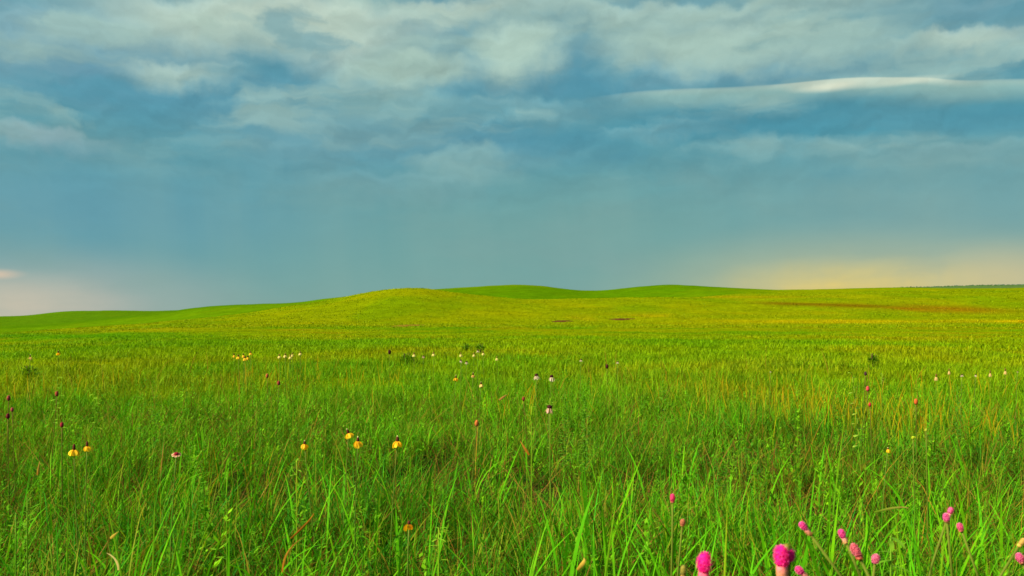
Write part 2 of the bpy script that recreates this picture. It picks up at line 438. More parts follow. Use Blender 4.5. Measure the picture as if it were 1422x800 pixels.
def turf_colour(x, y, z):
    """the colour of the ground cover itself, everywhere on the prairie"""
    r = np.hypot(x, y); th = np.arctan2(x, y)
    yy = np.maximum(y, 0.3 * r + 1e-3)
    px = CX + F * x / yy; py = HY - (z - CAM_H) * F / yy
    n1 = fbm(x / 30, y / 30, 21, 4); n2 = fbm(x / 9, y / 9, 23, 3); n3 = fbm(x / 160, y / 90, 27, 4); n4 = fbm(x / 14, y / 50, 31, 4)
    c = np.tile(np.array((0.165, 0.215, 0.0020)), (len(x), 1))
    c = mixc(c, (0.200, 0.222, 0.002), sstep(0.45, 0.75, n1) * 0.5)
    c = mixc(c, (0.100, 0.195, 0.002), sstep(0.45, 0.7, n4) * 0.5)
    c = mixc(c, (0.128, 0.212, 0.002), sstep(75, 30, r) * 0.8)
    pf = fbm(x / 6 + 3, y / 11, 33, 4); mid = sstep(14, 22, r) * sstep(170, 80, r)
    c = mixc(c, (0.080, 0.195, 0.002), sstep(0.50, 0.64, pf) * mid * 0.7)
    c = mixc(c, (0.225, 0.190, 0.003), sstep(0.42, 0.30, pf) * mid * 0.5)
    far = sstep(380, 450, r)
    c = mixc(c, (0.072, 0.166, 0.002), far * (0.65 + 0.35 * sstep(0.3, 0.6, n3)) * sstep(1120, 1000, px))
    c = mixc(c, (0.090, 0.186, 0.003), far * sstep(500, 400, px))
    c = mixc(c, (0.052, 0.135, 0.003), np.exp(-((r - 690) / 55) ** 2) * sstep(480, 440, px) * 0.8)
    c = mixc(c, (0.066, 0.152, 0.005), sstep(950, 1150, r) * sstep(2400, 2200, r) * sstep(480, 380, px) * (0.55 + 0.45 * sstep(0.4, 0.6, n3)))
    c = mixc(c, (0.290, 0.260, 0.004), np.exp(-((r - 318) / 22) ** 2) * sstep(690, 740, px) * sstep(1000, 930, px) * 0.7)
    c = mixc(c, (0.075, 0.140, 0.085), sstep(2400, 3200, r))  # far ridge: haze painted in as a paler blue-green
    # drier streaks
    c = mixc(c, (0.400, 0.280, 0.003), np.exp(-((py - 446.5) / 2.4) ** 2) * sstep(940, 1100, px) * (0.45 + 0.55 * sstep(0.3, 0.6, n2)) * (r < 420))
    c = mixc(c, (0.300, 0.240, 0.004), np.exp(-((py - 441) / 6) ** 2) * sstep(560, 760, px) * sstep(1150, 950, px) * sstep(0.45, 0.65, n4) * 0.75 * (r < 420))
    c = mixc(c, (0.205, 0.125, 0.004), np.exp(-((py - 428 - (px - 1250) * 0.025) / 5.2) ** 2) * sstep(1100, 1210, px) * sstep(1460, 1320, px) * (0.15 + 0.85 * sstep(0.36, 0.56, fbm(x / 11, y / 60, 37, 3))) * (r < 420))
    c = mixc(c, (0.130, 0.070, 0.004), np.exp(-((py - 422 - (px - 1100) * 0.028) / 2.2) ** 2) * sstep(1020, 1090, px) * sstep(1290, 1190, px) * 0.85 * (r < 420))
    c = mixc(c, (0.270, 0.210, 0.004), np.exp(-((py - 412.5) / 1.6) ** 2) * sstep(950, 1000, px) * sstep(1250, 1050, px) * 0.6 * (r < 420))
    c = mixc(c, (0.300, 0.240, 0.006), np.exp(-((py - 459 + (px - 180) * 0.03) / 2) ** 2) * sstep(40, 120, px) * sstep(330, 250, px) * 0.35 * (r < 420))
    c = mixc(c, (0.052, 0.185, 0.003), np.exp(-((py - 467) / 5) ** 2) * sstep(330, 160, px) * 0.8 * (r < 420))
    # bare thatch and soil between the blades close by
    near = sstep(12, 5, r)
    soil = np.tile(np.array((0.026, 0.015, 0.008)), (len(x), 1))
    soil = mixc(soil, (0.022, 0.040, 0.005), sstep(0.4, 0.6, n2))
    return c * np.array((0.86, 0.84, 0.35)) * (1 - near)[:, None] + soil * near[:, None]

def build_terrain():
    cols_i = [i for i in range(NT) if abs(TH[i]) < math.radians(42) or i % 8 == 0]
    th = TH[cols_i]; nc, nr = len(cols_i), len(RADII)
    X = np.sin(th)[:, None] * RADII; Y = np.cos(th)[:, None] * RADII
    Z = ZT[cols_i] + relief(X, Y, np.broadcast_to(RADII, X.shape))
    V = np.stack([X, Y, Z], -1)
    # normals over the whole sheet, so that the pieces meet without a seam
    dth = np.roll(V, -1, 0) - np.roll(V, 1, 0)
    dr = np.gradient(V, axis=1)
    nn = np.cross(dth, dr); nn *= np.sign(nn[..., 2:3]); nn /= np.maximum(np.linalg.norm(nn, axis=-1, keepdims=True), 1e-9)
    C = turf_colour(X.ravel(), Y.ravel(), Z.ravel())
    ci = np.arange(nc); cj = np.arange(nr - 1)
    I, J = np.meshgrid(ci, cj, indexing='ij'); I2 = (I + 1) % nc
    quads = np.stack([I * nr + J, I2 * nr + J, I2 * nr + J + 1, I * nr + J + 1], -1).reshape(-1, 4)
    pxm = (CX + F * np.tan(np.clip(th[I], -1.2, 1.2))).ravel(); rm = RADII[J].ravel(); front = (np.abs(th[I]) < 1.0).ravel()
    cls = np.zeros(len(quads), int)
    def put(k, r0, r1, p0, p1): cls[front & (rm >= r0) & (rm < r1) & (pxm >= p0) & (pxm < p1)] = k
    put(1, 120, 400, 240, 790); put(2, 400, 950, 500, 832); put(3, 400, 950, 832, 1080); put(4, 400, 950, 100, 500); put(5, 950, 2200, -300, 420); put(6, 2200, 6000, 1030, 2200)
    names = ['ground', 'hill', 'hill', 'hill', 'hill', 'hill', 'ridge']
    labels = ['green prairie ground sloping gently away under the grass', 'broad yellow green hill with the round knoll in the middle distance',
              'low darker dome of a hill just behind the round knoll', 'flat topped low hill on the skyline beside the orange glow',
              'dark green hill flank rising behind the near slope', 'far low green hill under the pale lilac sky', 'distant bluish ridge along the horizon under the orange glow']
    for k in range(7):
        q = quads[cls == k]
        used, inv = np.unique(q, return_inverse=True)
        vv = V.reshape(-1, 3)[used]
        n = len(q)
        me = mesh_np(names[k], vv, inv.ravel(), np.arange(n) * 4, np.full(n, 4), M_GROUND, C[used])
        me.normals_split_custom_set_from_vertices(nn.reshape(-1, 3)[used].tolist())
        o = link_obj(names[k], me)
        tag(o, labels[k], None, None, 'structure')
build_terrain()

# ------------------------------------------------------------------ grass
def blades(base, length, width, az, lean, bend, segs, c0, c1, roll, name, mat, side=None):
    """one mesh of tapering, arching blades; all arguments per blade"""
    n = len(base); T = np.linspace(0, 1, segs + 1)
    pos = base.copy(); P = [pos]
    for k in range(segs):
        tm = (T[k] + T[k + 1]) / 2
        phi = lean + bend * tm ** 1.4
        st = np.stack([np.sin(phi) * np.cos(az), np.sin(phi) * np.sin(az), np.cos(phi)], -1) * (length / segs)[:, None]
        pos = pos + st; P.append(pos)
    rx = az + np.pi / 2 + roll
    wd = np.stack([np.cos(rx), np.sin(rx), np.zeros(n)], -1)
    vs, cs = [], []
    for k in range(segs):
        t = T[k]
        wk = width * (0.55 + 0.9 * t if t < 0.4 else 0.91 * (1 - ((t - 0.4) / 0.6) ** 1.6)) * 0.5
        off = wd * wk[:, None]
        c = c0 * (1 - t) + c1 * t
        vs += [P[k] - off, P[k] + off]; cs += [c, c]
    vs.append(P[segs]); cs.append(c1)
    nv = 2 * segs + 1
    verts = np.stack(vs, 1).reshape(-1, 3); cols = np.stack(cs, 1).reshape(-1, 3)
    fl = []; tot = []
    for k in range(segs - 1):
        fl += [2 * k, 2 * k + 1, 2 * k + 3, 2 * k + 2]; tot.append(4)
    fl += [2 * segs - 2, 2 * segs - 1, 2 * segs]; tot.append(3)
    fl = np.array(fl); tot = np.array(tot); lst = np.concatenate([[0], np.cumsum(tot)[:-1]])
    faces = (fl[None] + (np.arange(n) * nv)[:, None]).ravel()
    starts = (lst[None] + (np.arange(n) * len(fl))[:, None]).ravel()
    totals = np.tile(tot, n)
    return verts, cols, faces, starts, totals

def join(name, packs, mat):
    V, C, Fc, St, To = [], [], [], [], []
    nv = nl = 0
    for v, c, f, s, t in packs:
        V.append(v); C.append(c); Fc.append(f + nv); St.append(s + nl); To.append(t)
        nv += len(v); nl += len(f)
    me = mesh_np(name, np.concatenate(V), np.concatenate(Fc), np.concatenate(St), np.concatenate(To), mat, np.concatenate(C))
    return link_obj(name, me)

def scatter(r0, r1, dens, half=0.68):
    """points over the ground in front, with density dens(r) per square metre"""
    rs = np.linspace(r0, r1, 400); w = dens(rs) * rs * 2 * half
    cdf = np.concatenate([[0], np.cumsum((w[1:] + w[:-1]) / 2 * np.diff(rs))]); n = int(cdf[-1])
    r = np.interp(rng.random(n) * cdf[-1], cdf, rs); th = (rng.random(n) * 2 - 1) * half
    return r * np.sin(th), r * np.cos(th), r

G_DEEP, G_MID, G_LIME, G_YEL = np.array((0.020, 0.150, 0.003)), np.array((0.068, 0.300, 0.003)), np.array((0.140, 0.360, 0.003)), np.array((0.215, 0.275, 0.002))

def grass_colours(x, y, r):
    n = len(x)
    cl = fbm(x / 0.9, y / 0.9, 41, 3); cl2 = fbm(x / 6, y / 6, 43, 3)
    u = rng.random(n)
    w = np.clip(cl * 0.9 + u * 0.75 - 0.42, 0, 1)
    c = mixc(np.tile(G_DEEP, (n, 1)), G_MID, sstep(0.1, 0.5, w))
    c = mixc(c, G_LIME, sstep(0.55, 1.0, w) * 0.9)
    # each kind of grass has its own tint: emerald, olive, straw
    k = rng.random(n)
    c = mixc(c, (0.020, 0.200, 0.012), (k < 0.16) * 0.75 * sstep(16, 6, r))
    
    c = mixc(c, (0.190, 0.200, 0.003), ((k > 0.16) & (k < 0.27)) * 0.7)
    c = mixc(c, (0.170, 0.090, 0.008), ((k > 0.34) & (k < 0.40)) * 0.75 * sstep(12, 5, r))
    pt = fbm(x / 2.6, y / 3.5, 53, 4)
    c = mixc(c, G_YEL, sstep(3, 16, r) * np.clip(0.10 + 1.5 * (cl2 - 0.3), 0.05, 0.9))
    c = mixc(c, (0.075, 0.235, 0.002), sstep(0.50, 0.66, pt) * sstep(3, 9, r) * (0.65 - 0.35 * sstep(8, 16, r)))
    c = mixc(c, (0.260, 0.215, 0.003), sstep(0.44, 0.30, pt) * sstep(5, 11, r) * 0.35)
    c = c * (1 - sstep(9, 30, r))[:, None] + turf_colour(x, y, ground_z(x, y)) * 1.5 * sstep(9, 30, r)[:, None]
    dark = sstep(0.60, 0.75, fbm(x / 2.2, y / 1.6, 45, 3)) * sstep(6, 14, r)
    c = mixc(c, G_DEEP * 1.3, dark * 0.40 * sstep(40, 16, r))
    # rusty patches of ripening grass
    rust = sstep(0.60, 0.78, fbm(x / 1.4, y / 1.4, 47, 3)) * (u * 7 % 1 < 0.40)
    c = mixc(c, (0.24, 0.15, 0.008), rust * 0.7 * sstep(20, 9, r))
    c = c * (1 + 0.10 * sstep(2, 3.5, r) * sstep(14, 8, r))[:, None]
    q = 1 - 0.72 * sstep(25, 100, r)
    c *= (1 + q * ((0.70 + 0.6 * rng.random(n)) * (0.62 + 0.76 * fbm(x / 0.35, y / 0.35, 49, 2)) - 1))[:, None]
    base = mixc(c * 0.9, (0.085, 0.040, 0.010), (0.15 + 0.5 * rng.random(n)) * sstep(10, 4, r))  # red-brown sheaths at the foot, darkened to paint deeper shade into the gaps
    tip = mixc(c * 1.1, (0.30, 0.19, 0.02), (rng.random(n) < 0.20) * 0.75 * sstep(16, 5, r))
    return base, tip

def clump_points(x, y, spread, frac=0.75, size=16):
    """draws most points into tufts"""
    n = len(x); k = max(1, n // size)
    ci = rng.integers(0, n, k); pick = rng.integers(0, k, n)
    m = rng.random(n) < frac
    # keep the tuft at a similar distance: sort tufts and points by range
    r = np.hypot(x, y); od = np.argsort(r); oc = ci[np.argsort(r[ci])]
    slot = np.empty(n, int); slot[od] = np.clip((np.arange(n) / n * k + rng.normal(0, 6, n)).astype(int), 0, k - 1)
    tx, ty = x[oc][slot], y[oc][slot]
    dx, dy = rng.normal(0, 1, n) * spread, rng.normal(0, 1, n) * spread
    X = np.where(m, tx + dx, x); Y = np.where(m, ty + dy, y)
    az = np.where(m, np.arctan2(dy, dx) + rng.normal(0, 0.6, n), rng.random(n) * 2 * np.pi)
    return X, Y, az

def grass_zone(r0, r1, dens, segs, hmin, hmax, wfun, spread, half=0.68, curl=0.0):
    x, y, r = scatter(r0, r1, dens, half)
    x, y, az = clump_points(x, y, spread)
    gap = 0.6 * fbm(x / 0.16, y / 0.22, 57, 2) + 0.4 * fbm(x / 0.7, y / 0.9, 59, 2)        # thin spots where the soil shows
    keep = rng.random(len(x)) < np.maximum(0.05 + 1.0 * sstep(0.41, 0.55, gap), sstep(4.5, 9, np.hypot(x, y)))
    x, y, az, gap = x[keep], y[keep], az[keep], gap[keep]
    r = np.hypot(x, y); n = len(x)
    z = ground_z(x, y) - 0.01
    hh = (hmin + (hmax - hmin) * rng.random(n) ** 1.6) * (0.15 + 1.65 * fbm(x / 0.55, y / 0.55, 51, 3)) * (1 - 0.40 * sstep(5, 20, r) - 0.38 * sstep(20, 70, r))
    lean = np.abs(rng.normal(0.30 + 0.18 * sstep(4, 15, r), 0.36, n)); bend = np.abs(rng.normal(0.85, 0.95, n))
    bend = bend + curl * rng.random(n) * 1.6
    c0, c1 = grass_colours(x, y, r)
    w = wfun(r) * (0.55 + 0.9 * rng.random(n) ** 2)
    roll = rng.normal(0, 0.5, n)
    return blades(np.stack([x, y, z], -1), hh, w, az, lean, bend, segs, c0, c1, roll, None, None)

packs = [
    grass_zone(0.5, 1.4, lambda r: 1700 + 0 * r, 5, 0.12, 0.30, lambda r: 0.0040 + 0 * r, 0.05, 0.9),
    grass_zone(1.4, 4.0, lambda r: 5600 - 400 * r, 5, 0.11, 0.37, lambda r: 0.0046 + 0 * r, 0.030, 0.85),
    grass_zone(1.3, 8.0, lambda r: 3000 * (2 / r) ** 1.1, 4, 0.10, 0.26, lambda r: 0.0024 + 0.0004 * r, 0.030, 0.82, 1.4),
    grass_zone(4.0, 12.0, lambda r: 3900 * (4 / r) ** 1.2, 3, 0.10, 0.30, lambda r: 0.0042 + 0.0004 * (r - 4), 0.05),
    grass_zone(12.0, 100.0, lambda r: 720 * (12 / r) ** 1.90, 2, 0.15, 0.34, lambda r: 0.00075 * r, 0.15),
    grass_zone(95.0, 420.0, lambda r: 9.5 * (100 / r) ** 1.8, 1, 0.6, 1.1, lambda r: 0.0020 * r, 0.5),
]
tag(join('grass', packs, M_GRASS), 'dense green prairie grass covering the meadow', None, None, 'stuff')

def broad_blades():
    x, y, r = scatter(1.4, 9, lambda r: 260 * (2.0 / r) ** 2.6 * sstep(9, 6, r))
    x, y, az = clump_points(x, y, 0.035, 0.9, 7)
    n = len(x); z = ground_z(x, y)
    c = mixc(np.tile(G_MID * 1.05, (n, 1)), G_LIME, rng.random(n) ** 1.5 * 0.85)
    return blades(np.stack([x, y, z], -1), (0.22 + 0.28 * rng.random(n)) * (1 - 0.3 * sstep(2.5, 6, np.hypot(x, y))), 0.0055 + 0.006 * rng.random(n), az, np.abs(rng.normal(0.26, 0.2, n)), np.abs(rng.normal(0.7, 0.55, n)),
                  7, c * 0.9, c * 1.05, rng.normal(0, 0.6, n), None, None)
tag(join('tall_grass', [broad_blades()], M_GRASS), 'broad bright green grass blades standing in loose tufts', None, None, 'stuff')

def dry_zone():
    packs = []
    # brown litter low down
    x, y, r = scatter(0.8, 9, lambda r: 480 * np.minimum(1, (3 / r) ** 1.5))
    n = len(x); c = mixc(np.tile(np.array((0.090, 0.032, 0.008)), (n, 1)), (0.30, 0.15, 0.03), rng.random(n) ** 3)
    packs.append(blades(np.stack([x, y, ground_z(x, y) + 0.01], -1), 0.12 + 0.26 * rng.random(n), 0.0022 + 0.003 * rng.random(n), rng.random(n) * 6.3, 0.5 + 0.8 * rng.random(n),
                        rng.random(n) * 0.8, 3, c, c * 1.1, rng.normal(0, 1, n), None, None))
    # thin ripe stalks, thicker in rusty patches
    x, y, r = scatter(1.3, 15, lambda r: 27 * np.minimum(1, (3.5 / r) ** 2.2))
    keep = rng.random(len(x)) < 0.25 + 0.9 * sstep(0.5, 0.7, fbm(x / 1.4, y / 1.4, 47, 3)); x, y, r = x[keep], y[keep], r[keep]
    n = len(x); c = mixc(np.tile(np.array((0.17, 0.10, 0.012)), (n, 1)), (0.38, 0.19, 0.02), rng.random(n))
    packs.append(blades(np.stack([x, y, ground_z(x, y)], -1), 0.26 + 0.26 * rng.random(n), 0.0020 + 0.0004 * r, rng.random(n) * 6.3, np.abs(rng.normal(0, 0.35, n)), rng.random(n) * 0.9, 3,
                        c * 0.8, c, rng.normal(0, 1, n), None, None))
    return packs
tag(join('dry_grass', dry_zone(), M_DRY), 'thin rusty brown dry stalks and litter among the grass', None, None, 'stuff')

def rust_patches():
    """stands of orange-tipped ripening grass"""
    packs = []
    for px, d, wx, wy, n in ((1160, 6.8, 0.45, 0.5, 420), (1275, 6.6, 0.4, 0.4, 260), (1310, 9.5, 0.7, 0.7, 240), (1100, 8.5, 0.6, 0.8, 200), (380, 11, 0.5, 0.8, 240), (500, 10.5, 0.3, 0.6, 120), (1010, 9.0, 0.5, 0.7, 140),
                             (690, 8.0, 0.6, 0.6, 130), (60, 9.5, 0.6, 0.8, 140), (280, 3.9, 0.22, 0.2, 60), (1400, 6.0, 0.4, 0.4, 120), (880, 7.4, 0.5, 0.5, 110)):
        n = int(n * 0.42); x = (px - CX) / F * d + rng.normal(0, wx, n); y = d + rng.normal(0, wy * 1.2, n)
        c = mixc(np.tile(np.array((0.46, 0.15, 0.004)), (n, 1)), (0.40, 0.22, 0.006), rng.random(n))
        packs.append(blades(np.stack([x, y, ground_z(x, y)], -1), 0.20 + 0.16 * rng.random(n), 0.0025 + 0.0006 * y, rng.random(n) * 6.3, np.abs(rng.normal(0, 0.15, n)), rng.random(n) * 0.7, 3,
                            mixc(c, G_MID, np.full(n, 0.95)), c, rng.normal(0, 1, n), None, None))
    return packs
tag(join('ripe_grass', rust_patches(), M_DRY), 'patches of orange tipped ripening grass across the meadow', None, None, 'stuff')

# small leafy ground plants, leaflets along short stems
def leaflets(px_, py_, pz_, ax, up, length, width, col):
    """diamond leaflets from points along direction ax, tilted by up"""
    n = len(px_)
    b = np.stack([px_, py_, pz_], -1)
    d = np.stack([np.cos(ax) * np.cos(up), np.sin(ax) * np.cos(up), np.sin(up)], -1)
    s = np.stack([-np.sin(ax), np.cos(ax), np.zeros(n)], -1)
    v = np.stack([b, b + d * (length * 0.45)[:, None] - s * (width / 2)[:, None], b + d * length[:, None], b + d * (length * 0.45)[:, None] + s * (width / 2)[:, None]], 1).reshape(-1, 3)
    c = np.repeat(col, 4, 0)
    f = np.arange(n * 4); return v, c, f, np.arange(n) * 4, np.full(n, 4)

def ground_plants():
    packs = []
    x, y, r = scatter(1.4, 11, lambda r: 58 * np.minimum(1, (4 / r) ** 1.2))
    keep = rng.random(len(x)) < 0.35 + 0.9 * sstep(0.45, 0.65, fbm(x / 1.3 + 5, y / 1.3, 61, 2)) + 0.25 * (x > 0.4); x, y, r = x[keep], y[keep], r[keep]
    n = len(x); h = 0.16 + 0.24 * rng.random(n); la = rng.random(n) * 6.3; le = np.abs(rng.normal(0, 0.2, n)); z = ground_z(x, y)
    cc = mixc(np.tile(np.array((0.060, 0.210, 0.004)), (n, 1)), (0.17, 0.38, 0.006), rng.random(n) ** 1.5)
    packs.append(blades(np.stack([x, y, z], -1), h, np.full(n, 0.003), la, le, np.zeros(n), 3, cc * 0.8, cc * 1.1, rng.normal(0, 1, n), None, None))
    K = 26
    t = 0.25 + 0.75 * rng.random((n, K)); big = 0.6 + 0.9 * rng.random(n)
    X = x[:, None] + np.sin(le)[:, None] * np.cos(la)[:, None] * h[:, None] * t; Y = y[:, None] + np.sin(le)[:, None] * np.sin(la)[:, None] * h[:, None] * t; Z = z[:, None] + np.cos(le)[:, None] * h[:, None] * t
    L = (0.03 * big)[:, None] * (1.15 - 0.6 * t) * (0.7 + 0.6 * rng.random((n, K)))
    wr = (0.16 + 0.3 * rng.random(n))[:, None]
    packs.append(leaflets(X.ravel(), Y.ravel(), Z.ravel(), rng.random(n * K) * 6.3, rng.normal(0.45, 0.35, n * K), L.ravel(), (L * wr).ravel(), np.repeat(cc, K, 0) * (0.8 + 0.5 * rng.random(n * K))[:, None]))
    return packs
tag(join('ground_plants', ground_plants(), M_PLANT), 'small leafy green plants mixed through the foreground grass', None, None, 'stuff')

# ------------------------------------------------------------------ single plants and flowers
class MB:
    def __init__(s): s.v, s.c, s.f = [], [], []
    def add(s, vs, fs, cols):
        o = len(s.v); s.v += [tuple(p) for p in vs]; s.f += [tuple(i + o for i in f) for f in fs]
        s.c += list(cols) if len(cols) == len(vs) and not isinstance(cols[0], (int, float)) else [tuple(cols)] * len(vs)
    def tube(s, path, radii, c0, c1=None, n=6):
        c1 = c1 or c0; vs, fs, cs = [], [], []; m = len(path)
        for k, p in enumerate(path):
            d = (path[min(k + 1, m - 1)] - path[max(k - 1, 0)]).normalized()
            u = d.cross(Vector((0.3, 1, 0.1))).normalized(); w = d.cross(u); t = k / (m - 1)
            for j in range(n):
                a = j * 2 * math.pi / n; vs.append(p + (u * math.cos(a) + w * math.sin(a)) * radii[k]); cs.append(tuple(c0[i] * (1 - t) + c1[i] * t for i in range(3)))
        for k in range(m - 1):
            for j in range(n): fs.append((k * n + j, k * n + (j + 1) % n, (k + 1) * n + (j + 1) % n, (k + 1) * n + j))
        fs.append(tuple(range(n))[::-1]); fs.append(tuple(range((m - 1) * n, m * n)))
        s.add(vs, fs, cs)
    def leaf(s, p, d, nrm, L, W, c0, c1=None, curl=0.3, segs=4, fold=0.15, blunt=False):
        """a pointed leaf or a blunt petal, creased along the middle"""
        c1 = c1 or c0; side = d.cross(nrm).normalized(); vs, fs, cs = [], [], []
        pos = p.copy(); dd = d.normalized(); up = side.cross(dd)
        for k in range(segs + 1):
            t = k / segs
            w = W / 2 * ((math.sin(math.pi * min(1, 0.18 + 0.82 * t)) ** 0.7) if not blunt else (0.35 + 0.65 * math.sin(math.pi * min(0.5, t * 0.8))) * (0.55 if t == 1 else 1)) + 1e-5
            c = tuple(c0[i] * (1 - t) + c1[i] * t for i in range(3))
            vs += [pos - side * w + up * w * fold, pos, pos + side * w + up * w * fold]; cs += [c, c, c]
            ang = curl / segs
            dd = (dd * math.cos(ang) - up * math.sin(ang)).normalized(); up = side.cross(dd)
            pos = pos + dd * (L / segs)
        for k in range(segs):
            a = k * 3; fs += [(a, a + 1, a + 4, a + 3), (a + 1, a + 2, a + 5, a + 4)]
        s.add(vs, fs, cs)
    def mesh(s, name, mat):
        tot = np.array([len(f) for f in s.f]); fl = np.concatenate([np.array(f) for f in s.f])
        return mesh_np(name, np.array([tuple(p) for p in s.v]), fl, np.concatenate([[0], np.cumsum(tot)[:-1]]), tot, mat, np.array(s.c))

def at(px, py, d):
    return Vector(((px - CX) / F * d, d, CAM_H + (HY - py) / F * d))

def bez(a, b, c, n=7):
    return [a * (1 - t) ** 2 + b * 2 * t * (1 - t) + c * t * t for t in [i / (n - 1) for i in range(n)]]

def root_at(name, x, y, label, cat, group=None):
    o = bpy.data.objects.new(name, None); COL.objects.link(o); o.empty_display_size = 0.05
    o.location = (x, y, float(ground_z(x, y)))
    return tag(o, label, cat, group)

def part(name, mb, mat, root, label=None):
    """links a part given in the root's own coordinates"""
    o = link_obj(name, mb.mesh(name, mat), root)
    if label: o['label'] = label
    return o

def stem_path(head, lean_px, bow=0.02):
    """from the ground up to the head; lean_px: sideways travel per unit height"""
    gx = head.x - lean_px * 0.35; gy = head.y + random.uniform(-0.02, 0.04)
    g = Vector((gx, gy, float(ground_z(gx, gy)) - 0.01))
    h = head.z - g.z
    mid = g + Vector((lean_px * 0.35 * 0.3 + bow * random.uniform(-1, 1), 0, h * 0.55))
    return g, mid

STEM, STEM2 = (0.07, 0.17, 0.010), (0.16, 0.20, 0.02)

def clover(px, py, wpx, d, axis, pink_len, spike_len, label, pink=(0.80, 0.02, 0.26), tan=(0.52, 0.30, 0.08), lean=0.0, florets=220, extra=(), leaves=6):
    """prairie clover: px, py the middle of the pink head; axis the way the spike points (x, y, z)"""
    head = at(px, py, d); ax = Vector(axis).normalized(); R = wpx * 0.94 / F * d / 2
    pl, sl = pink_len * R, spike_len * R
    tip = head + ax * pl * 0.5; b0 = head - ax * pl * 0.5; b1 = b0 - ax * sl
    gx, gy = b1.x - lean, b1.y + 0.03
    root = root_at('prairie_clover', gx, gy, label, 'wildflower', 'pink clover heads in the near grass'); ro = root.location
    m = MB(); g = Vector((0, 0, -0.01)); e = b1 - ro
    path = bez(g, e - ax * max(0.12, e.z * 0.5), e, 9)
    m.tube(path, [0.0022] * 6 + [0.0018] * 3, STEM, STEM2); part('stem', m, M_PLANT, root)
    def head_mesh(tip_, dir_, L, RR, c_lo, c_hi, fl, ccol):
        m = MB(); prof = [(0, 0.70), (0.12, 0.92), (0.35, 1.0), (0.65, 1.0), (0.85, 0.82), (0.96, 0.5), (1.0, 0.12)]
        base = tip_ - dir_ * L
        m.tube([base + dir_ * L * t for t, _ in prof], [RR * 0.86 * q for _, q in prof], c_lo, c_hi, 12)
        u = dir_.cross(Vector((0.2, 1, 0.3))).normalized(); w = dir_.cross(u)
        for i in range(fl):
            t = random.random() ** 0.8; a = i * 2.399963
            q = np.interp(t, [p for p, _ in prof], [p for _, p in prof]) * RR * 0.85
            o = u * math.cos(a) + w * math.sin(a)
            nrm = (o + dir_ * (0.25 + 1.5 * max(0, t - 0.7) / 0.3)).normalized()
            k = random.uniform(0.7, 1.2); k2 = 0.10 * (random.random() < 0.22) + 0.05 * t; cc = tuple(min(0.95, c * k + k2) for c in ccol)
            m.leaf(base + dir_ * L * t + o * q, nrm, dir_, RR * random.uniform(0.16, 0.28), RR * 0.26, tuple(c * 0.8 for c in cc), cc, 0.5, 2, 0.3, True)
        return m
    # the pink ring of florets and, below or behind it, the spent cone
    lo = tuple(c * 0.8 for c in pink)
    part('flower_head', head_mesh(tip - ro, ax, pl, R, lo, tuple(min(0.95, c * 1.1) for c in pink), florets, pink), M_PETAL, root)
    if sl > 0:
        m = MB(); n = 6; b0_, b1_ = b0 - ro, b1 - ro
        m.tube([b1_ + (b0_ - b1_) * (i / (n - 1)) for i in range(n)], [R * q for q in (0.35, 0.66, 0.74, 0.76, 0.76, 0.7)], tan, tuple(0.5 * (a + b) for a, b in zip(tan, pink)), 10)
        u = ax.cross(Vector((0.2, 1, 0.3))).normalized(); w = ax.cross(u)
        for i in range(60):
            t = random.random(); a = i * 2.399963; o = u * math.cos(a) + w * math.sin(a)
            m.leaf(b1_ + (b0_ - b1_) * t + o * R * 0.68, (o + ax * 0.8).normalized(), ax, R * 0.3, R * 0.22, tan, tuple(min(0.95, c * 1.25) for c in tan), 0.2, 2, 0.3)
        part('spent_cone', m, M_CONE, root)
    for (dx, dy, s, col, lab) in extra:              # further heads on the same plant
        h2 = at(px + dx, py + dy, d + 0.01) - ro; a2 = Vector((ax.x + dx * 0.012, ax.y, ax.z)).normalized()
        part('flower_head', head_mesh(h2 + a2 * R * s, a2, R * s * 2.0, R * s, tuple(c * 0.8 for c in col), col, int(florets * 0.6), col), M_PETAL, root, lab)
        m = MB(); m.tube(bez(path[6], path[7] + (h2 - e) * 0.3, h2 - a2 * R * s, 5), [0.0015] * 5, STEM, STEM2); part('branch', m, M_PLANT, root)
    m = MB()
    for i in range(leaves):
        p = path[random.randint(2, 6)]; a = random.random() * 6.3
        for k in range(3):
            dv = Vector((math.cos(a + (k - 1) * 0.5), math.sin(a + (k - 1) * 0.5), 0.7))
            m.leaf(p, dv, Vector((0, 0, 1)), 0.02, 0.003, (0.05, 0.17, 0.01), (0.09, 0.24, 0.012), 0.4, 3)
    part('leaves', m, M_PLANT, root)
    return root

HOT, ROSE, DUSK = (0.92, 0.014, 0.32), (0.80, 0.10, 0.30), (0.62, 0.16, 0.12)
clover(978, 781, 22, 0.75, (0.03, 0, 1), 2.5, 2.6, 'tall hot pink clover head with salmon base beside the broad lime blade', HOT, (0.75, 0.22, 0.10), 0.01)
clover(1085, 772, 22, 0.75, (-0.05, 0, 1), 2.7, 2.4, 'largest hot pink clover with two lobes and a green bud', HOT, (0.46, 0.30, 0.03), 0.0,
       extra=((11, -1, 0.82, HOT, None), (8, -12, 0.5, (0.30, 0.30, 0.03), 'small unopened green bud')))
clover(1110, 792, 11, 1.0, (-0.75, 0, 0.7), 2.2, 2.2, 'small pink clover nodding beside the two lobed clover', (0.84, 0.06, 0.33), (0.52, 0.30, 0.06), -0.1)
clover(1115, 730, 10, 1.15, (-0.62, 0, 0.75), 2.4, 2.6, 'small clover with pink tip and long tan cone above the two lobed clover', (0.84, 0.07, 0.36), (0.66, 0.36, 0.08), -0.17)
clover(1169, 741, 10, 1.2, (-0.42, 0, 0.9), 2.4, 2.2, 'pink tipped clover with short cream cone behind the fuzzy rose clover', (0.84, 0.07, 0.36), (0.74, 0.50, 0.16), -0.10)
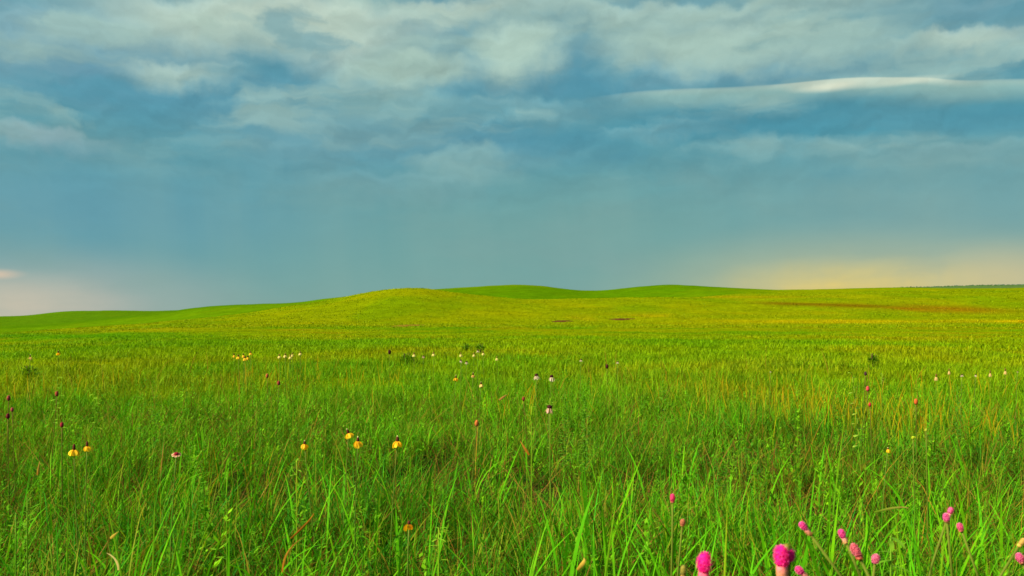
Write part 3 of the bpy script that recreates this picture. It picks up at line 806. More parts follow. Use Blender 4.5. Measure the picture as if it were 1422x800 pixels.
clover(1188, 764, 13, 1.1, (-0.45, 0, 0.85), 3.0, 1.0, 'elongated fuzzy rose clover with rusty underside leaning over', (0.72, 0.14, 0.20), (0.46, 0.14, 0.02), -0.16)
clover(1216, 776, 12, 1.15, (0.05, -0.2, 1), 2.1, 0.0, 'round pale rose clover ball on an upright stem', (0.76, 0.16, 0.30), lean=0.02)
clover(1320, 709, 9, 1.35, (0.35, 0, 0.9), 2.2, 2.0, 'rose clover with cream cone on the broad blade tip', (0.80, 0.14, 0.36), (0.72, 0.46, 0.14), -0.03)
clover(1314, 718, 9.5, 1.33, (-0.2, -0.2, 0.9), 2.1, 0.6, 'rose clover ball in front of the cream coned clover', (0.80, 0.12, 0.36), (0.6, 0.3, 0.08), -0.02)
clover(1333, 731, 9, 1.4, (-0.35, 0, 0.9), 2.1, 0.8, 'small lone rose clover ball hanging beside the paired clovers', (0.80, 0.12, 0.30), (0.5, 0.2, 0.05), -0.12)
clover(1416, 774, 11, 1.2, (-0.35, 0, 0.7), 2.1, 0.8, 'dusky pink clover below the bare tan cone at the frame edge', (0.78, 0.12, 0.30), (0.5, 0.22, 0.05), -0.12)
clover(1420, 752, 9, 1.22, (0.6, 0, 0.8), 2.6, 1.0, 'bare tan clover cone above the dusky pink clover', (0.58, 0.36, 0.08), (0.5, 0.3, 0.05), -0.06, 60)
clover(934, 691, 8.5, 1.6, (0, 0, 1), 2.6, 0.6, 'small crimson pink clover bud with pale tip alone in green grass', (0.74, 0.05, 0.17), (0.4, 0.2, 0.05), 0.03, 60)
clover(948, 725, 9, 1.6, (0.1, 0, 1), 2.0, 0.4, 'faded orange pink clover below the crimson bud', (0.50, 0.16, 0.08), (0.4, 0.2, 0.05), 0.02, 50)
clover(949, 792, 10, 0.95, (0.03, 0, 1), 2.8, 1.8, 'olive green clover bud without flowers beside the tall hot pink clover', (0.33, 0.27, 0.04), (0.40, 0.16, 0.04), 0.0, 90)

def coneflower(px, py, d, W, petals, label, group, cone_h, cone_w, petal_len, petal_w, pcol, pcol2, ccol, ctip, droop, lean=0.0, tilt=(0, 0), only=None, name='coneflower', cat='wildflower', flat=False):
    """px, py: the petal ring; W ring width in metres"""
    head = at(px, py, d); up = Vector((tilt[0], tilt[1], 1)).normalized()
    root = root_at(name, head.x - lean, head.y + 0.02, label, cat, group); ro = root.location; hp = head - ro
    m = MB(); path = bez(Vector((0, 0, -0.01)), hp * 0.55 - Vector((0.01, 0, 0)) - up * 0.02, hp, 9)
    m.tube(path, [0.0020] * 5 + [0.0016] * 4, STEM, (0.17, 0.24, 0.03)); part('stem', m, M_PLANT, root)
    m = MB()
    prof = [(0, 0.75), (0.25, 1), (0.6, 0.95), (0.85, 0.7), (1, 0.3)]
    cs = []
    m.tube([hp + up * cone_h * t for t, _ in prof], [cone_w * q for _, q in prof], ccol, ccol, 9)
    u = up.cross(Vector((0.2, 1, 0.3))).normalized(); w = up.cross(u)
    for i in range(40):
        t = random.random(); a = i * 2.399963; o = u * math.cos(a) + w * math.sin(a)
        m.leaf(hp + up * cone_h * t + o * cone_w * 0.8 * np.interp(t, [p for p, _ in prof], [q for _, q in prof]), (o + up * 0.5).normalized(), up, cone_w * 0.45, cone_w * 0.3, ccol, tuple(min(1, c * 1.8) for c in ccol), 0.1, 1)
    part('cone', m, M_CONE, root)
    if ctip:
        m = MB(); tp = hp + up * cone_h
        m.tube([tp - up * cone_w * 0.2, tp + up * cone_w * 0.25, tp + up * cone_w * 0.6], [cone_w * 0.5, cone_w * 0.5, cone_w * 0.2], ctip, ctip, 8); part('cone_tip', m, M_CONE, root)
    n = petals; ph = random.random() * 6.3
    for i in range(n):
        a = ph + i * 2 * math.pi / n + random.uniform(-0.15, 0.15)
        if only is not None and i not in only: continue
        o = u * math.cos(a) + w * math.sin(a)
        dr = droop * random.uniform(0.75, 1.15)
        dv = o * math.cos(dr * 0.55) - up * math.sin(dr * 0.55)
        m = MB(); k = random.uniform(0.82, 1.1)
        m.leaf(hp + o * cone_w * 0.7, dv, (up + o * 0.3).normalized(), petal_len * random.uniform(0.7, 1.15), petal_w, tuple(min(.95, c * k) for c in pcol), tuple(min(.95, c * k) for c in pcol2), dr * 0.8, 5, random.uniform(0.1, 0.5), True)
        part('petal', m, M_PETAL, root)
    return root

YEL, YEL2, BRN = (0.90, 0.48, 0.012), (0.95, 0.62, 0.02), (0.10, 0.020, 0.010)
YG = 'yellow drooping coneflowers in the meadow'
def yellow(px, py, label, h=0.52, s=1.0, n=6, lean=0.02, tilt=(0, 0), tip=(0.62, 0.52, 0.20), only=None, pcol=YEL, pcol2=YEL2, tall=1.0):
    d = (CAM_H - h) / ((py - HY) / F)
    return coneflower(px, py, d, 0.03, n, label, YG, 0.017 * s * tall, 0.0050 * s, 0.021 * s, 0.018 * s, pcol, pcol2, BRN, tip, 1.3, lean, tilt, only)
yellow(103, 625, 'yellow coneflower with tall dark cone and one petal spread sideways', s=0.85, lean=-0.02, tip=None, tall=1.25)
yellow(121, 620, 'smaller yellow coneflower with thin dark cone beside its larger neighbour', s=0.7, lean=0.01, tip=None, tall=1.3)
yellow(423, 617, 'yellow coneflower alone with pale cone tip and long slanting stem', s=0.75, lean=-0.06, tall=0.8)
yellow(484, 602, 'yellow coneflower leaning with brown cone highest of the close pair', s=0.85, lean=0.03, tilt=(-0.35, 0))
yellow(497, 613, 'wide yellow coneflower lower of the close pair with ragged petals', s=0.95, lean=0.01, tall=0.8)
yellow(552, 613, 'full yellow coneflower standing alone with pale cone tip', s=1.0, lean=0.03, tall=0.9)
yellow(568, 728, 'orange yellow coneflower with few hanging petals low in the near grass', h=0.46, s=0.75, n=5, lean=0.0, tip=None, only=(0, 1, 3), pcol=(0.75, 0.28, 0.01), pcol2=(0.85, 0.42, 0.01), tall=0.6)
yellow(633, 525, 'small far yellow coneflower leftmost of the loose trio on the grass', s=1.0)
yellow(657, 521, 'pale small far coneflower in the middle of the loose trio', s=0.9, pcol=(0.75, 0.45, 0.10), pcol2=(0.8, 0.55, 0.2))
yellow(668, 534, 'cream yellow far coneflower lowest of the loose trio', s=0.85, pcol=(0.78, 0.52, 0.12), pcol2=(0.85, 0.62, 0.2))
yellow(1233, 624, 'small yellow ragged bloom above a rusty stalk in open grass', s=0.65, h=0.42, n=5, only=(0, 1, 2), tall=0.5)
yellow(81, 490, 'lone bright yellow coneflower far out above dark grass', s=1.35)
yellow(42, 496, 'far pale yellow coneflower next to a dark shrubby patch', s=1.2, pcol=(0.75, 0.5, 0.15), pcol2=(0.8, 0.6, 0.25))

PG = 'pale coneflowers with dark cones'
def pale(px, py, label, h=0.55, s=1.0, lean=0.0, pink=0.0):
    d = (CAM_H - h) / ((py - HY) / F); s *= 0.95 if d < 6.5 else 0.62
    a = (0.80, 0.52 - 0.12 * pink, 0.42 - 0.06 * pink); b = (0.86, 0.66 - 0.22 * pink, 0.50 - 0.16 * pink)
    return coneflower(px, py, d, 0.03, 10, label, PG, 0.014 * s, 0.0115 * s, 0.026 * s, 0.0046 * s, a, b, (0.045, 0.006, 0.008), None, 1.2, lean, (random.uniform(-.15, .15), random.uniform(-.1, .1)))
pale(745, 522, 'pale coneflower with dark dome on a straight bare stem left of its twin', s=1.0)
pale(766, 524, 'pale coneflower with dark dome and a limp yellowish petal beside its twin', s=1.05, lean=0.03)
pale(763, 567, 'pink white coneflower with dark red dome nearest of the three', s=0.95, pink=1.0, lean=-0.02)
pale(664, 487, 'far white coneflower standing tallest above the hazy meadow grass', s=1.25, h=0.6)
pale(640, 501, 'far white coneflower left of a close distant pair', s=1.15)
pale(648, 503, 'far white coneflower right of a close distant pair', s=1.05)
pale(588, 495, 'far pinkish coneflower alone between grass tufts', s=1.1, pink=0.6)
pale(807, 500, 'far pale coneflower on a thin stalk beyond the twin coneflowers', s=1.1)
pale(858, 503, 'far coneflower with faded petals near a dark seed head', s=0.9)
pale(1336, 521, 'pale coneflower with dark dome on the far slope beyond the rusty grass', s=0.52, h=0.5)
pale(1355, 521, 'dark domed coneflower with sparse petals next to its paler neighbour', s=0.5, h=0.5)
pale(1413, 516, 'pinkish dark domed coneflower at the far edge of the meadow', s=0.5, h=0.5, pink=0.7)
pale(1070, 516, 'far whitish coneflower at the edge of the rusty grass', s=0.5, h=0.5)

# blanket flower
coneflower(245, 631, 2.55, 0.03, 9, 'red blanket flower with cream petal tips on a tall bare stem', None, 0.006, 0.0065, 0.012, 0.009, (0.42, 0.012, 0.03), (0.80, 0.55, 0.30), (0.22, 0.01, 0.02), None, 0.35, 0.03, (0.05, -0.3), None, 'blanket_flower')

# reddish thimble heads
def thimble(px, py, h, wpx, col, label):
    d = (CAM_H - h) / ((py - HY) / F); head = at(px, py, d); R = wpx / F * d / 2
    root = root_at('seed_head', head.x + random.uniform(-0.04, 0.04), head.y, label, 'wildflower', 'red thimble seed heads'); hp = head - root.location
    m = MB(); m.tube(bez(Vector((0, 0, -0.01)), hp * 0.6, hp - Vector((0, 0, R)), 6), [0.0018] * 6, STEM, (0.16, 0.12, 0.02)); part('stem', m, M_PLANT, root)
    m = MB(); prof = [(-1.2, 0.3), (-0.9, 0.8), (-0.2, 1), (0.5, 0.9), (1.1, 0.55), (1.35, 0.1)]
    m.tube([hp + Vector((0, 0, R * t)) for t, _ in prof], [R * q * 0.85 for _, q in prof], tuple(c * 0.8 for c in col), col, 9)
    for i in range(46):
        t = random.uniform(-1, 1.2); a = i * 2.4; o = Vector((math.cos(a), math.sin(a), 0.3))
        m.leaf(hp + Vector((0, 0, R * t)) + o * R * 0.7 * float(np.interp(t, [p for p, _ in prof], [q for _, q in prof])), o, Vector((0, 0, 1)), R * 0.5, R * 0.35, col, tuple(min(.9, c * 1.3) for c in col), 0.2, 1)
    part('seed_cone', m, M_CONE, root)
RED, ORG, DRK = (0.42, 0.035, 0.03), (0.50, 0.12, 0.02), (0.16, 0.012, 0.018)
thimble(1205, 540, 0.52, 6, (0.52, 0.06, 0.06), 'brick red thimble head just below the cream flower spike')
thimble(1208, 562, 0.50, 5, RED, 'small red thimble head beside the tall leafy plant')
thimble(1272, 558, 0.48, 6.5, (0.55, 0.11, 0.02), 'orange red thimble head standing in open grass')
thimble(12, 553, 0.50, 6, (0.30, 0.05, 0.04), 'faded red thimble head topmost in the cluster at the frame edge')
thimble(17, 569, 0.50, 5, (0.36, 0.06, 0.06), 'small rosy thimble head in the middle of its cluster')
thimble(11, 578, 0.50, 6, DRK, 'dark maroon thimble head lowest in its cluster')
thimble(79, 547, 0.50, 6, (0.34, 0.06, 0.03), 'rusty red thimble head standing apart in the far grass')
thimble(86, 590, 0.48, 6, (0.30, 0.02, 0.03), 'dark red thimble head above the pair of yellow coneflowers')
thimble(387, 532, 0.50, 5, (0.32, 0.04, 0.03), 'dark red thimble head near its paler neighbour in far grass')
thimble(371, 522, 0.50, 5, (0.40, 0.10, 0.03), 'pale rusty thimble head behind the dark red one')
thimble(662, 588, 0.46, 7, (0.48, 0.14, 0.03), 'dull orange thimble head in plain grass below the loose trio')
thimble(727, 554, 0.48, 5, (0.24, 0.04, 0.02), 'brown red thimble head left of the pink white coneflower')
thimble(843, 509, 0.52, 5, (0.06, 0.01, 0.01), 'blackish thimble head beyond the twin coneflowers')
thimble(541, 489, 0.56, 5, (0.05, 0.01, 0.01), 'blackish seed head sticking up in the far meadow')
thimble(1202, 519, 0.56, 4.5, (0.06, 0.02, 0.03), 'dark plum seed head beside the cream flower spike')

# distant flowers in drifts: copies of one small flower
def small_flower(pcol, ccol):
    root = root_at('far_flower', 0, 12, 'tiny far flower', 'wildflower')
    m = MB(); m.tube([Vector((0, 0, -0.01)), Vector((0.01, 0, 0.25)), Vector((0, 0, 0.5))], [0.003] * 3, STEM, STEM2, 4); part('stem', m, M_PLANT, root)
    m = MB(); m.tube([Vector((0, 0, 0.5)), Vector((0, 0, 0.506)), Vector((0, 0, 0.514)), Vector((0, 0, 0.519))], [0.009, 0.012, 0.009, 0.003], ccol, ccol, 7); part('cone', m, M_CONE, root)
    m = MB()
    for i in range(7):
        a = i * 0.9; o = Vector((math.cos(a), math.sin(a), -0.4)); m.leaf(Vector((0, 0, 0.5)) + o * 0.008, o, Vector((0, 0, 1)), 0.03, 0.02, pcol, pcol, 0.9, 3, 0.2, True)
    part('petals', m, M_PETAL, root)
    return root
def copy_tree(o, parent=None):
    c = o.copy(); COL.objects.link(c)
    if parent is not None: c.parent = parent
    for ch in list(o.children): copy_tree(ch, c)
    return c
def drift(proto, spots, label, group, h=0.5, size=1.0):
    for i, (px, py) in enumerate(spots):
        o = proto if i == 0 else copy_tree(proto)
        d = (CAM_H - h) / ((py - HY) / F); x = (px - CX) / F * d
        s = random.uniform(0.55, 0.85) * size
        o.location = (x, d, float(ground_z(x, d))); o.rotation_euler[2] = random.random() * 6.3; o.scale = (s, s, (CAM_H - (py - HY) / F * d - o.location[2]) / 0.5)
        tag(o, label if isinstance(label, str) else label[i], 'wildflower', group)
drift(small_flower((0.85, 0.48, 0.02), BRN), [(325, 493), (331, 495), (338, 493), (344, 496), (348, 490), (340, 497)], 'tiny yellow flower in the dense far drift over orange grass', 'far drift of yellow flowers')
drift(small_flower((0.72, 0.58, 0.16), (0.20, 0.09, 0.02)), [(388, 494), (396, 493), (406, 492), (417, 490), (403, 495)], ['tiny cream flower closest to the dense yellow drift in its row', 'tiny cream flower second from the yellow drift in its row', 'tiny cream flower third from the yellow drift and higher in its row', 'tiny cream flower at the far end of its row from the yellow drift', 'tiny cream flower sitting lowest in the thin far row'], 'far row of cream flowers')
drift(small_flower((0.68, 0.56, 0.16), (0.18, 0.08, 0.02)), [(575, 492), (602, 491), (640, 492), (658, 492), (671, 490), (690, 497)], 'tiny whitish flower scattered among tufts of the far meadow', 'scattered whitish far flowers')
drift(small_flower((0.66, 0.42, 0.14), (0.16, 0.06, 0.02)), [(1300, 523), (1318, 515), (1375, 518), (1396, 515)], ['tiny dull orange flower lowest and first in the rusty edge row', 'tiny dull orange flower just left of the far slope coneflower pair', 'tiny dull orange flower just right of the far slope coneflower pair', 'tiny dull orange flower beside the pinkish coneflower at the meadow edge'], 'dull orange far flowers', size=0.6)

# leafy plants
def forb(px, py, h_above, d, leaves, L, W, col, col2, label, name='leafy_plant', up=0.6, whorl=False, lean=0.0, group=None, single=True, tmin=0.3, group_leaf=0.0):
    """px, py: the top of the plant"""
    top = at(px, py, d); root = root_at(name, top.x - lean, d, label, 'plant', group); tp = top - root.location
    m = MB(); path = bez(Vector((0, 0, -0.01)), tp * 0.5 + Vector((-lean * 0.3, 0, 0.02)), tp, 9)
    m.tube(path, [0.0028 - 0.0016 * i / 8 for i in range(9)], *((STEM, STEM2) if name == 'flower_spike' else (tuple(c * 0.9 for c in col), col2)), 6); part('stem', m, M_PLANT, root)
    big = MB()
    for i in range(leaves):
        t = (tmin + (1 - tmin) * i / max(1, leaves - 1)) if not whorl else (0.9 + 0.1 * random.random() if i % 3 else random.uniform(tmin, 0.9))
        k = min(8, t * 8); a = int(k); b = min(8, a + 1); p = path[a] + (path[b] - path[a]) * (k - a)
        an = i * 2.399963 + random.uniform(-0.3, 0.3) if not group_leaf else (i % 2) * math.pi + group_leaf + random.uniform(-0.4, 0.4)
        dv = Vector((math.cos(an), math.sin(an), math.tan(up * random.uniform(0.6, 1.3)) if up < 1.4 else 3))
        sz = random.uniform(0.8, 1.15) * (1.15 - 0.55 * t if not whorl else 1)
        mb = MB() if single else big
        mb.leaf(p, dv.normalized(), Vector((0, 0, 1)) - dv.normalized() * dv.normalized().z, L * sz, W * sz, tuple(c * random.uniform(.85, 1.15) for c in col), tuple(c * random.uniform(.9, 1.15) for c in col2), 0.6, 4)
        if single: part('leaf', mb, M_PLANT, root)
    if not single: part('leaves', big, M_PLANT, root)
    return root
LG, LG2, LM, LM2 = (0.06, 0.19, 0.010), (0.10, 0.26, 0.012), (0.17, 0.36, 0.010), (0.28, 0.46, 0.02)
forb(1183, 518, 0, 4.7, 16, 0.055, 0.026, (0.20, 0.32, 0.02), (0.34, 0.46, 0.04), 'tall leafy plant with paired oval leaves below rusty orange grass', up=0.35, group_leaf=0.4, lean=-0.05)
forb(38, 690, 0, 1.75, 90, 0.026, 0.004, (0.08, 0.22, 0.010), (0.16, 0.32, 0.015), 'feathery upright green stalk tallest at the near frame corner', 'feathery_plant', up=0.8, single=False, tmin=0.1)
forb(22, 715, 0, 1.7, 70, 0.022, 0.004, (0.07, 0.20, 0.010), (0.14, 0.30, 0.015), 'shorter feathery green stalk beside the tallest feathery one', 'feathery_plant', up=0.8, single=False, tmin=0.1)
forb(68, 745, 0, 1.65, 70, 0.022, 0.004, (0.09, 0.23, 0.010), (0.18, 0.32, 0.015), 'low feathery stalk leaning next to the bright foreground tuft', 'feathery_plant', up=0.8, single=False, tmin=0.1, lean=-0.04)
forb(412, 638, 0, 2.5, 12, 0.026, 0.005, LM, LM2, 'lime star shaped leaf whorl below the lone yellow coneflower', 'whorled_plant', up=0.35, whorl=True, single=False)
forb(609, 733, 0, 1.85, 14, 0.024, 0.005, LM, LM2, 'lime star shaped leaf whorl beside the orange yellow bloom', 'whorled_plant', up=0.35, whorl=True, single=False)
forb(738, 562, 0, 3.6, 11, 0.04, 0.008, LM, LM2, 'lime spiky leaf whorl left of the pink white coneflower', 'whorled_plant', up=0.6, whorl=True, single=False)
forb(764, 553, 0, 3.9, 12, 0.045, 0.008, LM, LM2, 'pale lime leaf whorl just behind the pink white coneflower', 'whorled_plant', up=0.4, whorl=True, single=False)
forb(1237, 744, 0, 1.35, 9, 0.035, 0.007, (0.10, 0.25, 0.012), (0.16, 0.33, 0.015), 'umbrella shaped whorl of leaves above the round rose clover', 'whorled_plant', up=0.12, whorl=True, tmin=0.6)
forb(80, 524, 0, 6.0, 14, 0.07, 0.03, LM, LM2, 'light green broad leaved plant in the far meadow', up=0.4, single=False)
forb(132, 523, 0, 6.0, 12, 0.06, 0.025, LM, LM2, 'second light green leafy plant right of the broad leaved one', up=0.4, single=False)
forb(920, 521, 0, 6.2, 14, 0.07, 0.02, LG2, LM, 'spreading green plant with pale shoots in the far central grass', up=0.5, single=False)
forb(315, 655, 0, 2.4, 16, 0.03, 0.006, LG2, LM, 'green narrow leaved shoot between the coneflower and the red blanket flower', up=0.7, single=False)
forb(1225, 519, 0, 5.6, 10, 0.02, 0.016, (0.55, 0.50, 0.12), (0.75, 0.68, 0.25), 'cream flower spike above the brick red thimble head', 'flower_spike', up=0.4, single=False, tmin=0.86)
forb(1330, 535, 0, 5.0, 26, 0.05, 0.018, LG, LG2, 'dark green bushy plant below the far coneflowers', 'leafy_plant', up=0.4, single=False, tmin=0.4)
for dx, dy, dd, lab in ((785, 545, 4.6, 'leafy dark green bush behind the pink white coneflower'), (812, 552, 4.4, 'lower leafy bush right of the dark green bush')):
    for i in range(1):
        forb(dx, dy, 0, dd, 60, 0.05, 0.017, LG, LM, lab, 'leafy_plant', up=0.45, single=False, tmin=0.25)
def bud(px, py, d, wpx, col, label):
    head = at(px, py, d); R = wpx / F * d / 2; root = root_at('bud_stalk', head.x + 0.01, d, label, 'plant'); hp = head - root.location
    m = MB(); m.tube(bez(Vector((0, 0, -0.01)), hp * 0.6, hp, 6), [0.0018] * 6, STEM, STEM2); part('stem', m, M_PLANT, root)
    m = MB(); m.tube([hp + Vector((0, 0, R * t)) for t in (-1, -.6, 0, .6, 1)], [R * q for q in (.2, .8, 1, .8, .2)], col, col, 9)
    for i in range(14):
        a = i * 2.4; o = Vector((math.cos(a), math.sin(a), random.uniform(-.5, .9))); m.leaf(hp + o * R * .7, o, Vector((0, 0, 1)), R * .8, R * .5, col, col, .4, 2)
    part('bud', m, M_PLANT, root)
bud(1268, 608, 2.9, 5, (0.42, 0.50, 0.02), 'round yellow green bud on a short stalk')
bud(1286, 597, 2.95, 4, (0.45, 0.50, 0.04), 'smaller yellow green bud above the round one')

# single grass blades that stand out
def blade(tip, low, d, w, c0, c1, label, name='grass_blade', bow=0.0, dtip=0.0, mat=None, cat='grass blade', free=False):
    """tip and low: two photo points on the blade; it grows from the ground below low"""
    t, l = at(*tip, d + dtip), at(*low, d)
    mat = mat or M_GRASS
    if free: g = l
    else:
        k = (l.z - float(ground_z(l.x, d))) / max(0.02, abs(t.z - l.z)); k = min(k, 2.2)
        gx = l.x - (t.x - l.x) * k * 0.85; g = Vector((gx, d, float(ground_z(gx, d))))
    n = 12; mb = MB(); vs, fs, cs = [], [], []
    ctl = (l * 0.5 + (g + t) * 0.25) if not free else (l + t) * 0.5
    ctl = ctl + Vector((bow, 0, abs(bow) * 0.6))
    path = bez(g, ctl, t, n)
    for i, p in enumerate(path):
        q = i / (n - 1); dv = (path[min(i + 1, n - 1)] - path[max(i - 1, 0)]).normalized()
        sd_ = dv.cross(Vector((0.25 * math.sin(q * 2.5 + d * 9), 1, 0.1))).normalized(); nu = sd_.cross(dv)
        ww = w / 2 * (0.7 + q if q < 0.3 else ((1 - q) / 0.7) ** 0.8) * 0.72 + 2e-4
        c = tuple(c0[j] * (1 - q) + c1[j] * q for j in range(3))
        vs += [p - sd_ * ww + nu * ww * 0.35, p, p + sd_ * ww + nu * ww * 0.35]; cs += [c] * 3
    for i in range(n - 1):
        a = i * 3; fs += [(a, a + 1, a + 4, a + 3), (a + 1, a + 2, a + 5, a + 4)]
    mb.add([v - g for v in vs], fs, cs)
    o = link_obj(name, mb.mesh(name, mat)); o.location = g
    return tag(o, label, cat)
BL, BL2 = (0.10, 0.28, 0.006), (0.20, 0.40, 0.010)
blade((1010, 702), (998, 770), 1.30, 0.0085, (0.20, 0.36, 0.008), (0.30, 0.42, 0.012), 'broad lime grass blade rising right of the tall hot pink clover', bow=0.01)
blade((1313, 728), (1300, 785), 1.30, 0.0105, BL, BL2, 'broad green blade rising under the paired rose clovers')
blade((858, 680), (842, 755), 1.9, 0.010, BL, BL2, 'tall slanting green blade in the bare grass left of the clovers')
blade((146, 688), (170, 752), 1.75, 0.0095, BL, BL2, 'bright blade arching left above the foreground tuft')
blade((255, 712), (232, 770), 1.75, 0.011, BL, BL2, 'broad bright blade leaning right in the foreground tuft')
blade((300, 706), (255, 765), 1.8, 0.009, BL, BL2, 'long blade slanting far right out of the foreground tuft')
blade((95, 700), (92, 770), 1.7, 0.008, BL, BL2, 'straight upright blade beside the feathery stalks')
blade((215, 690), (212, 770), 1.8, 0.009, (0.07, 0.24, 0.006), BL2, 'upright green blade in the middle of the foreground tuft')
blade((545, 700), (490, 755), 1.85, 0.008, BL, BL2, 'long blade leaning right over the central near grass')
blade((1176, 560), (1168, 600), 3.6, 0.010, BL, BL2, 'slim green blade below the tall leafy plant')
blade((1240, 690), (1258, 760), 1.4, 0.006, BL, BL2, 'thin straight blade slanting between the umbrella plant and clovers')
DB = (0.40, 0.20, 0.03)
blade((436, 712), (404, 748), 1.85, 0.006, (0.42, 0.12, 0.01), (0.60, 0.22, 0.02), 'orange dry leaf curling over in the near grass', 'dry_blade', 0.02, 0, M_DRY, 'dry blade', True)
blade((425, 745), (392, 795), 1.6, 0.005, (0.36, 0.13, 0.01), (0.45, 0.22, 0.03), 'rusty dry leaf below the orange curled one', 'dry_blade', -0.02, 0, M_DRY, 'dry blade', True)
blade((148, 768), (164, 792), 1.55, 0.006, (0.50, 0.36, 0.10), (0.80, 0.60, 0.22), 'cream dry blade broken over in the foreground tuft', 'dry_blade', 0.01, 0, M_DRY, 'dry blade', True)
blade((165, 738), (153, 748), 1.6, 0.007, (0.55, 0.36, 0.04), (0.65, 0.42, 0.06), 'short golden withered leaf above the cream broken blade', 'dry_blade', 0.0, 0, M_DRY, 'dry blade', True)
blade((704, 548), (693, 556), 3.8, 0.014, (0.45, 0.20, 0.04), (0.62, 0.30, 0.08), 'small curled orange leaf standing left of the pale coneflowers', 'dry_blade', 0.01, 0, M_DRY, 'dry blade', True)
blade((1262, 706), (1214, 712), 1.45, 0.005, (0.16, 0.28, 0.01), (0.50, 0.30, 0.08), 'thin arching stalk with tan tip bent over above the whorl', 'dry_blade', 0.015, 0, M_DRY, 'dry blade', True)
blade((810, 775), (802, 792), 1.35, 0.009, (0.55, 0.32, 0.03), (0.75, 0.48, 0.08), 'golden curled leaf low in the grass near the frame bottom', 'dry_blade', 0.01, 0, M_DRY, 'dry blade', True)
blade((722, 612), (735, 632), 2.6, 0.010, (0.40, 0.14, 0.01), (0.50, 0.22, 0.03), 'rusty leaf leaning in open grass below the pale coneflowers', 'dry_blade', 0.0, 0, M_DRY, 'dry blade', True)
blade((55, 640), (52, 660), 2.5, 0.009, (0.45, 0.2, 0.02), (0.60, 0.36, 0.06), 'tan dry leaf left of the pair of yellow coneflowers', 'dry_blade', 0.0, 0, M_DRY, 'dry blade', True)

# low dark shrubs far out in the meadow
def shrub(px, py, wpx, d, label):
    x = (px - CX) / F * d; root = root_at('low_shrub', x, d, label, 'shrub', 'low dark shrubs in the far meadow'); W = wpx / F * d
    m = MB()
    for i in range(4): m.tube([Vector((0, 0, -0.05)), Vector((random.uniform(-.3, .3) * W, random.uniform(-.3, .3) * W, 0.22))], [0.012, 0.005], (0.08, 0.06, 0.02), None, 5)
    part('stem', m, M_PLANT, root)
    m = MB(); W *= 1.05; top = 0.11 + W * 0.22
    for i in range(150):
        a = random.random() * 6.3; q = math.sqrt(random.random()); zz = random.random() ** 0.7 * top * (1.05 - 0.5 * q) + 0.05
        c = random.choice(((0.085, 0.20, 0.003), (0.10, 0.23, 0.003), (0.13, 0.26, 0.003)))
        m.leaf(Vector((math.cos(a) * q * W / 2, math.sin(a) * q * W / 2, zz)), Vector((math.cos(a), math.sin(a), random.uniform(0, 1.5))).normalized(), Vector((0, 0, 1)), W * 0.16 + 0.03, W * 0.07 + 0.012, c, c, 0.4, 2)
    part('foliage', m, M_PLANT, root)
for px, py, w, d, lab in ((648, 467, 14, 22, 'low dark shrub left of a close pair in the far meadow'), (667, 469, 12, 21, 'low dark shrub right of a close pair in the far meadow'), 
                          (565, 478, 16, 17, 'dark shrub below the brown faint bank'),  (1213, 482, 12, 15, 'dark upright shrub out in the right meadow'),
                            (40, 492, 22, 12, 'wide dark shrub under the pale far coneflower')):
    shrub(px, py, w, d, lab)

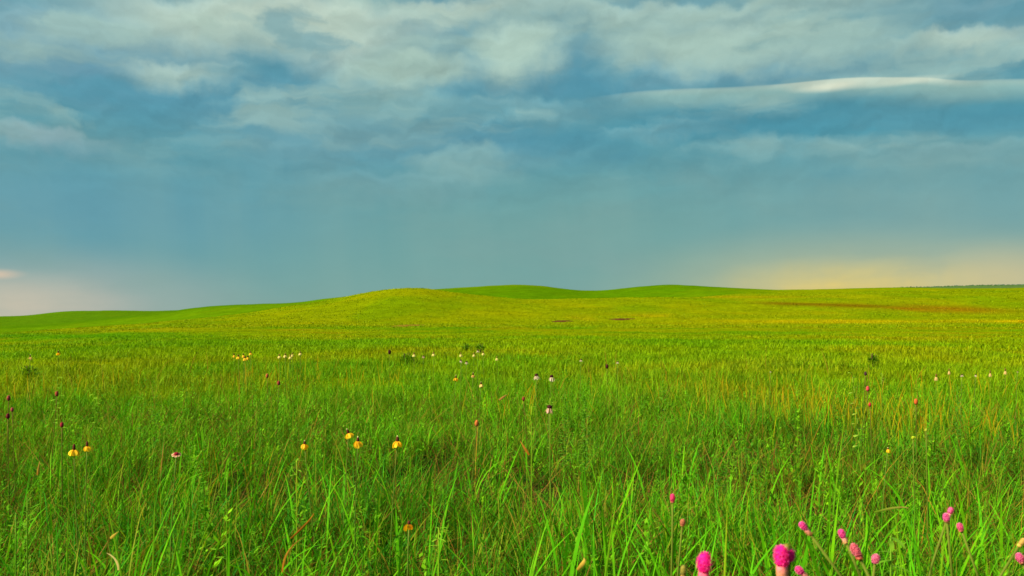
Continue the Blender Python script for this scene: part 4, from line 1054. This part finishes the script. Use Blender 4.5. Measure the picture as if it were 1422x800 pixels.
# bare earth showing on the hill foot, draped over the slope
def bare(px, py, wpx, hpx, r, col, label):
    th = math.atan((px - CX) / F); cx, cy = math.sin(th) * r, math.cos(th) * r
    a = wpx / F * r / 2; n = 36; rings = 5; vs = []; fs = []
    # depth along the view that covers hpx: walk out from the near edge
    rr = np.linspace(50, 330, 1400); zz = ground_z(np.sin(th) * rr, np.cos(th) * rr); yy = HY - (zz - CAM_H) * F / (rr * math.cos(th))
    i0 = np.argmin(np.abs(yy - (py + hpx / 2))); i1 = np.argmin(np.abs(yy - (py - hpx / 2))); rc = (rr[i0] + rr[i1]) / 2; b = max(1.0, abs(rr[i1] - rr[i0]) / 2)
    cx, cy = math.sin(th) * rc, math.cos(th) * rc; a = wpx / F * rc / 2
    vs.append((cx, cy, float(ground_z(cx, cy)) + 0.12))
    for k in range(1, rings + 1):
        for j in range(n):
            q = j / n * 2 * math.pi; f = k / rings * (0.25 + 1.5 * float(fbm(np.array([math.cos(q) * 2.6 + px]), np.array([math.sin(q) * 1.7 + 3]), 71, 3)[0]))
            x, y = cx + math.cos(q) * a * f, cy + math.sin(q) * b * f
            vs.append((x, y, float(ground_z(x, y)) + 0.12 * (1 - (k / rings) ** 3) + 0.03))
    for j in range(n): fs.append((0, 1 + j, 1 + (j + 1) % n))
    for k in range(rings - 1):
        for j in range(n): fs.append((1 + k * n + j, 1 + (k + 1) * n + j, 1 + (k + 1) * n + (j + 1) % n, 1 + k * n + (j + 1) % n))
    mb = MB(); mb.add(vs, fs, [col] * len(vs))
    tag(link_obj('bare_earth', mb.mesh('bare_earth', M_GROUND)), label, None, None, 'structure')
bare(779, 446.5, 28, 2.0, 150, (0.080, 0.034, 0.010), 'short dark bare earth bank at the foot of the hill')
bare(862, 443.7, 34, 2.0, 150, (0.080, 0.030, 0.010), 'longer dark bare earth bank right of the short one')
bare(566, 452.5, 40, 2.6, 150, (0.17, 0.105, 0.012), 'faint brown bare strip under the round knoll')

# far wooded crest on the ridge
def far_wood():
    n = 900; t = rng.random(n); th = np.arctan((1150 + t * 420 - CX) / F); r = 4000 + rng.normal(-60, 90, n)
    x, y = np.sin(th) * r, np.cos(th) * r; z = ground_z(x, y)
    V, Fc, Cc = [], [], []
    base = np.array([(0, 0, 1), (1, 0, .45), (.3, .95, .5), (-.8, .58, .4), (-.8, -.58, .5), (.3, -.95, .42), (0, 0, 0)])
    fs = [(0, i, i % 5 + 1) for i in range(1, 6)] + [(6, i % 5 + 1, i) for i in range(1, 6)]
    for i in range(n):
        s = rng.uniform(3, 5.5); v = base * np.array((s, s, s * 0.8)) * rng.uniform(0.75, 1.25, (7, 1)) + (x[i], y[i], z[i] - 1)
        Fc += [tuple(k + len(V) * 7 for k in f) for f in fs]; V.append(v); Cc.append(np.tile(np.array((0.080, 0.145, 0.090)) * rng.uniform(.8, 1.2), (7, 1)))  # tree colour has the ridge's bluish haze painted in
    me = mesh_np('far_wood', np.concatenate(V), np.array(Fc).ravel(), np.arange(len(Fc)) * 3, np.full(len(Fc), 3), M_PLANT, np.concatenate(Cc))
    tag(link_obj('far_wood', me), 'thin dark line of woods along the distant ridge', None, None, 'stuff')
far_wood()
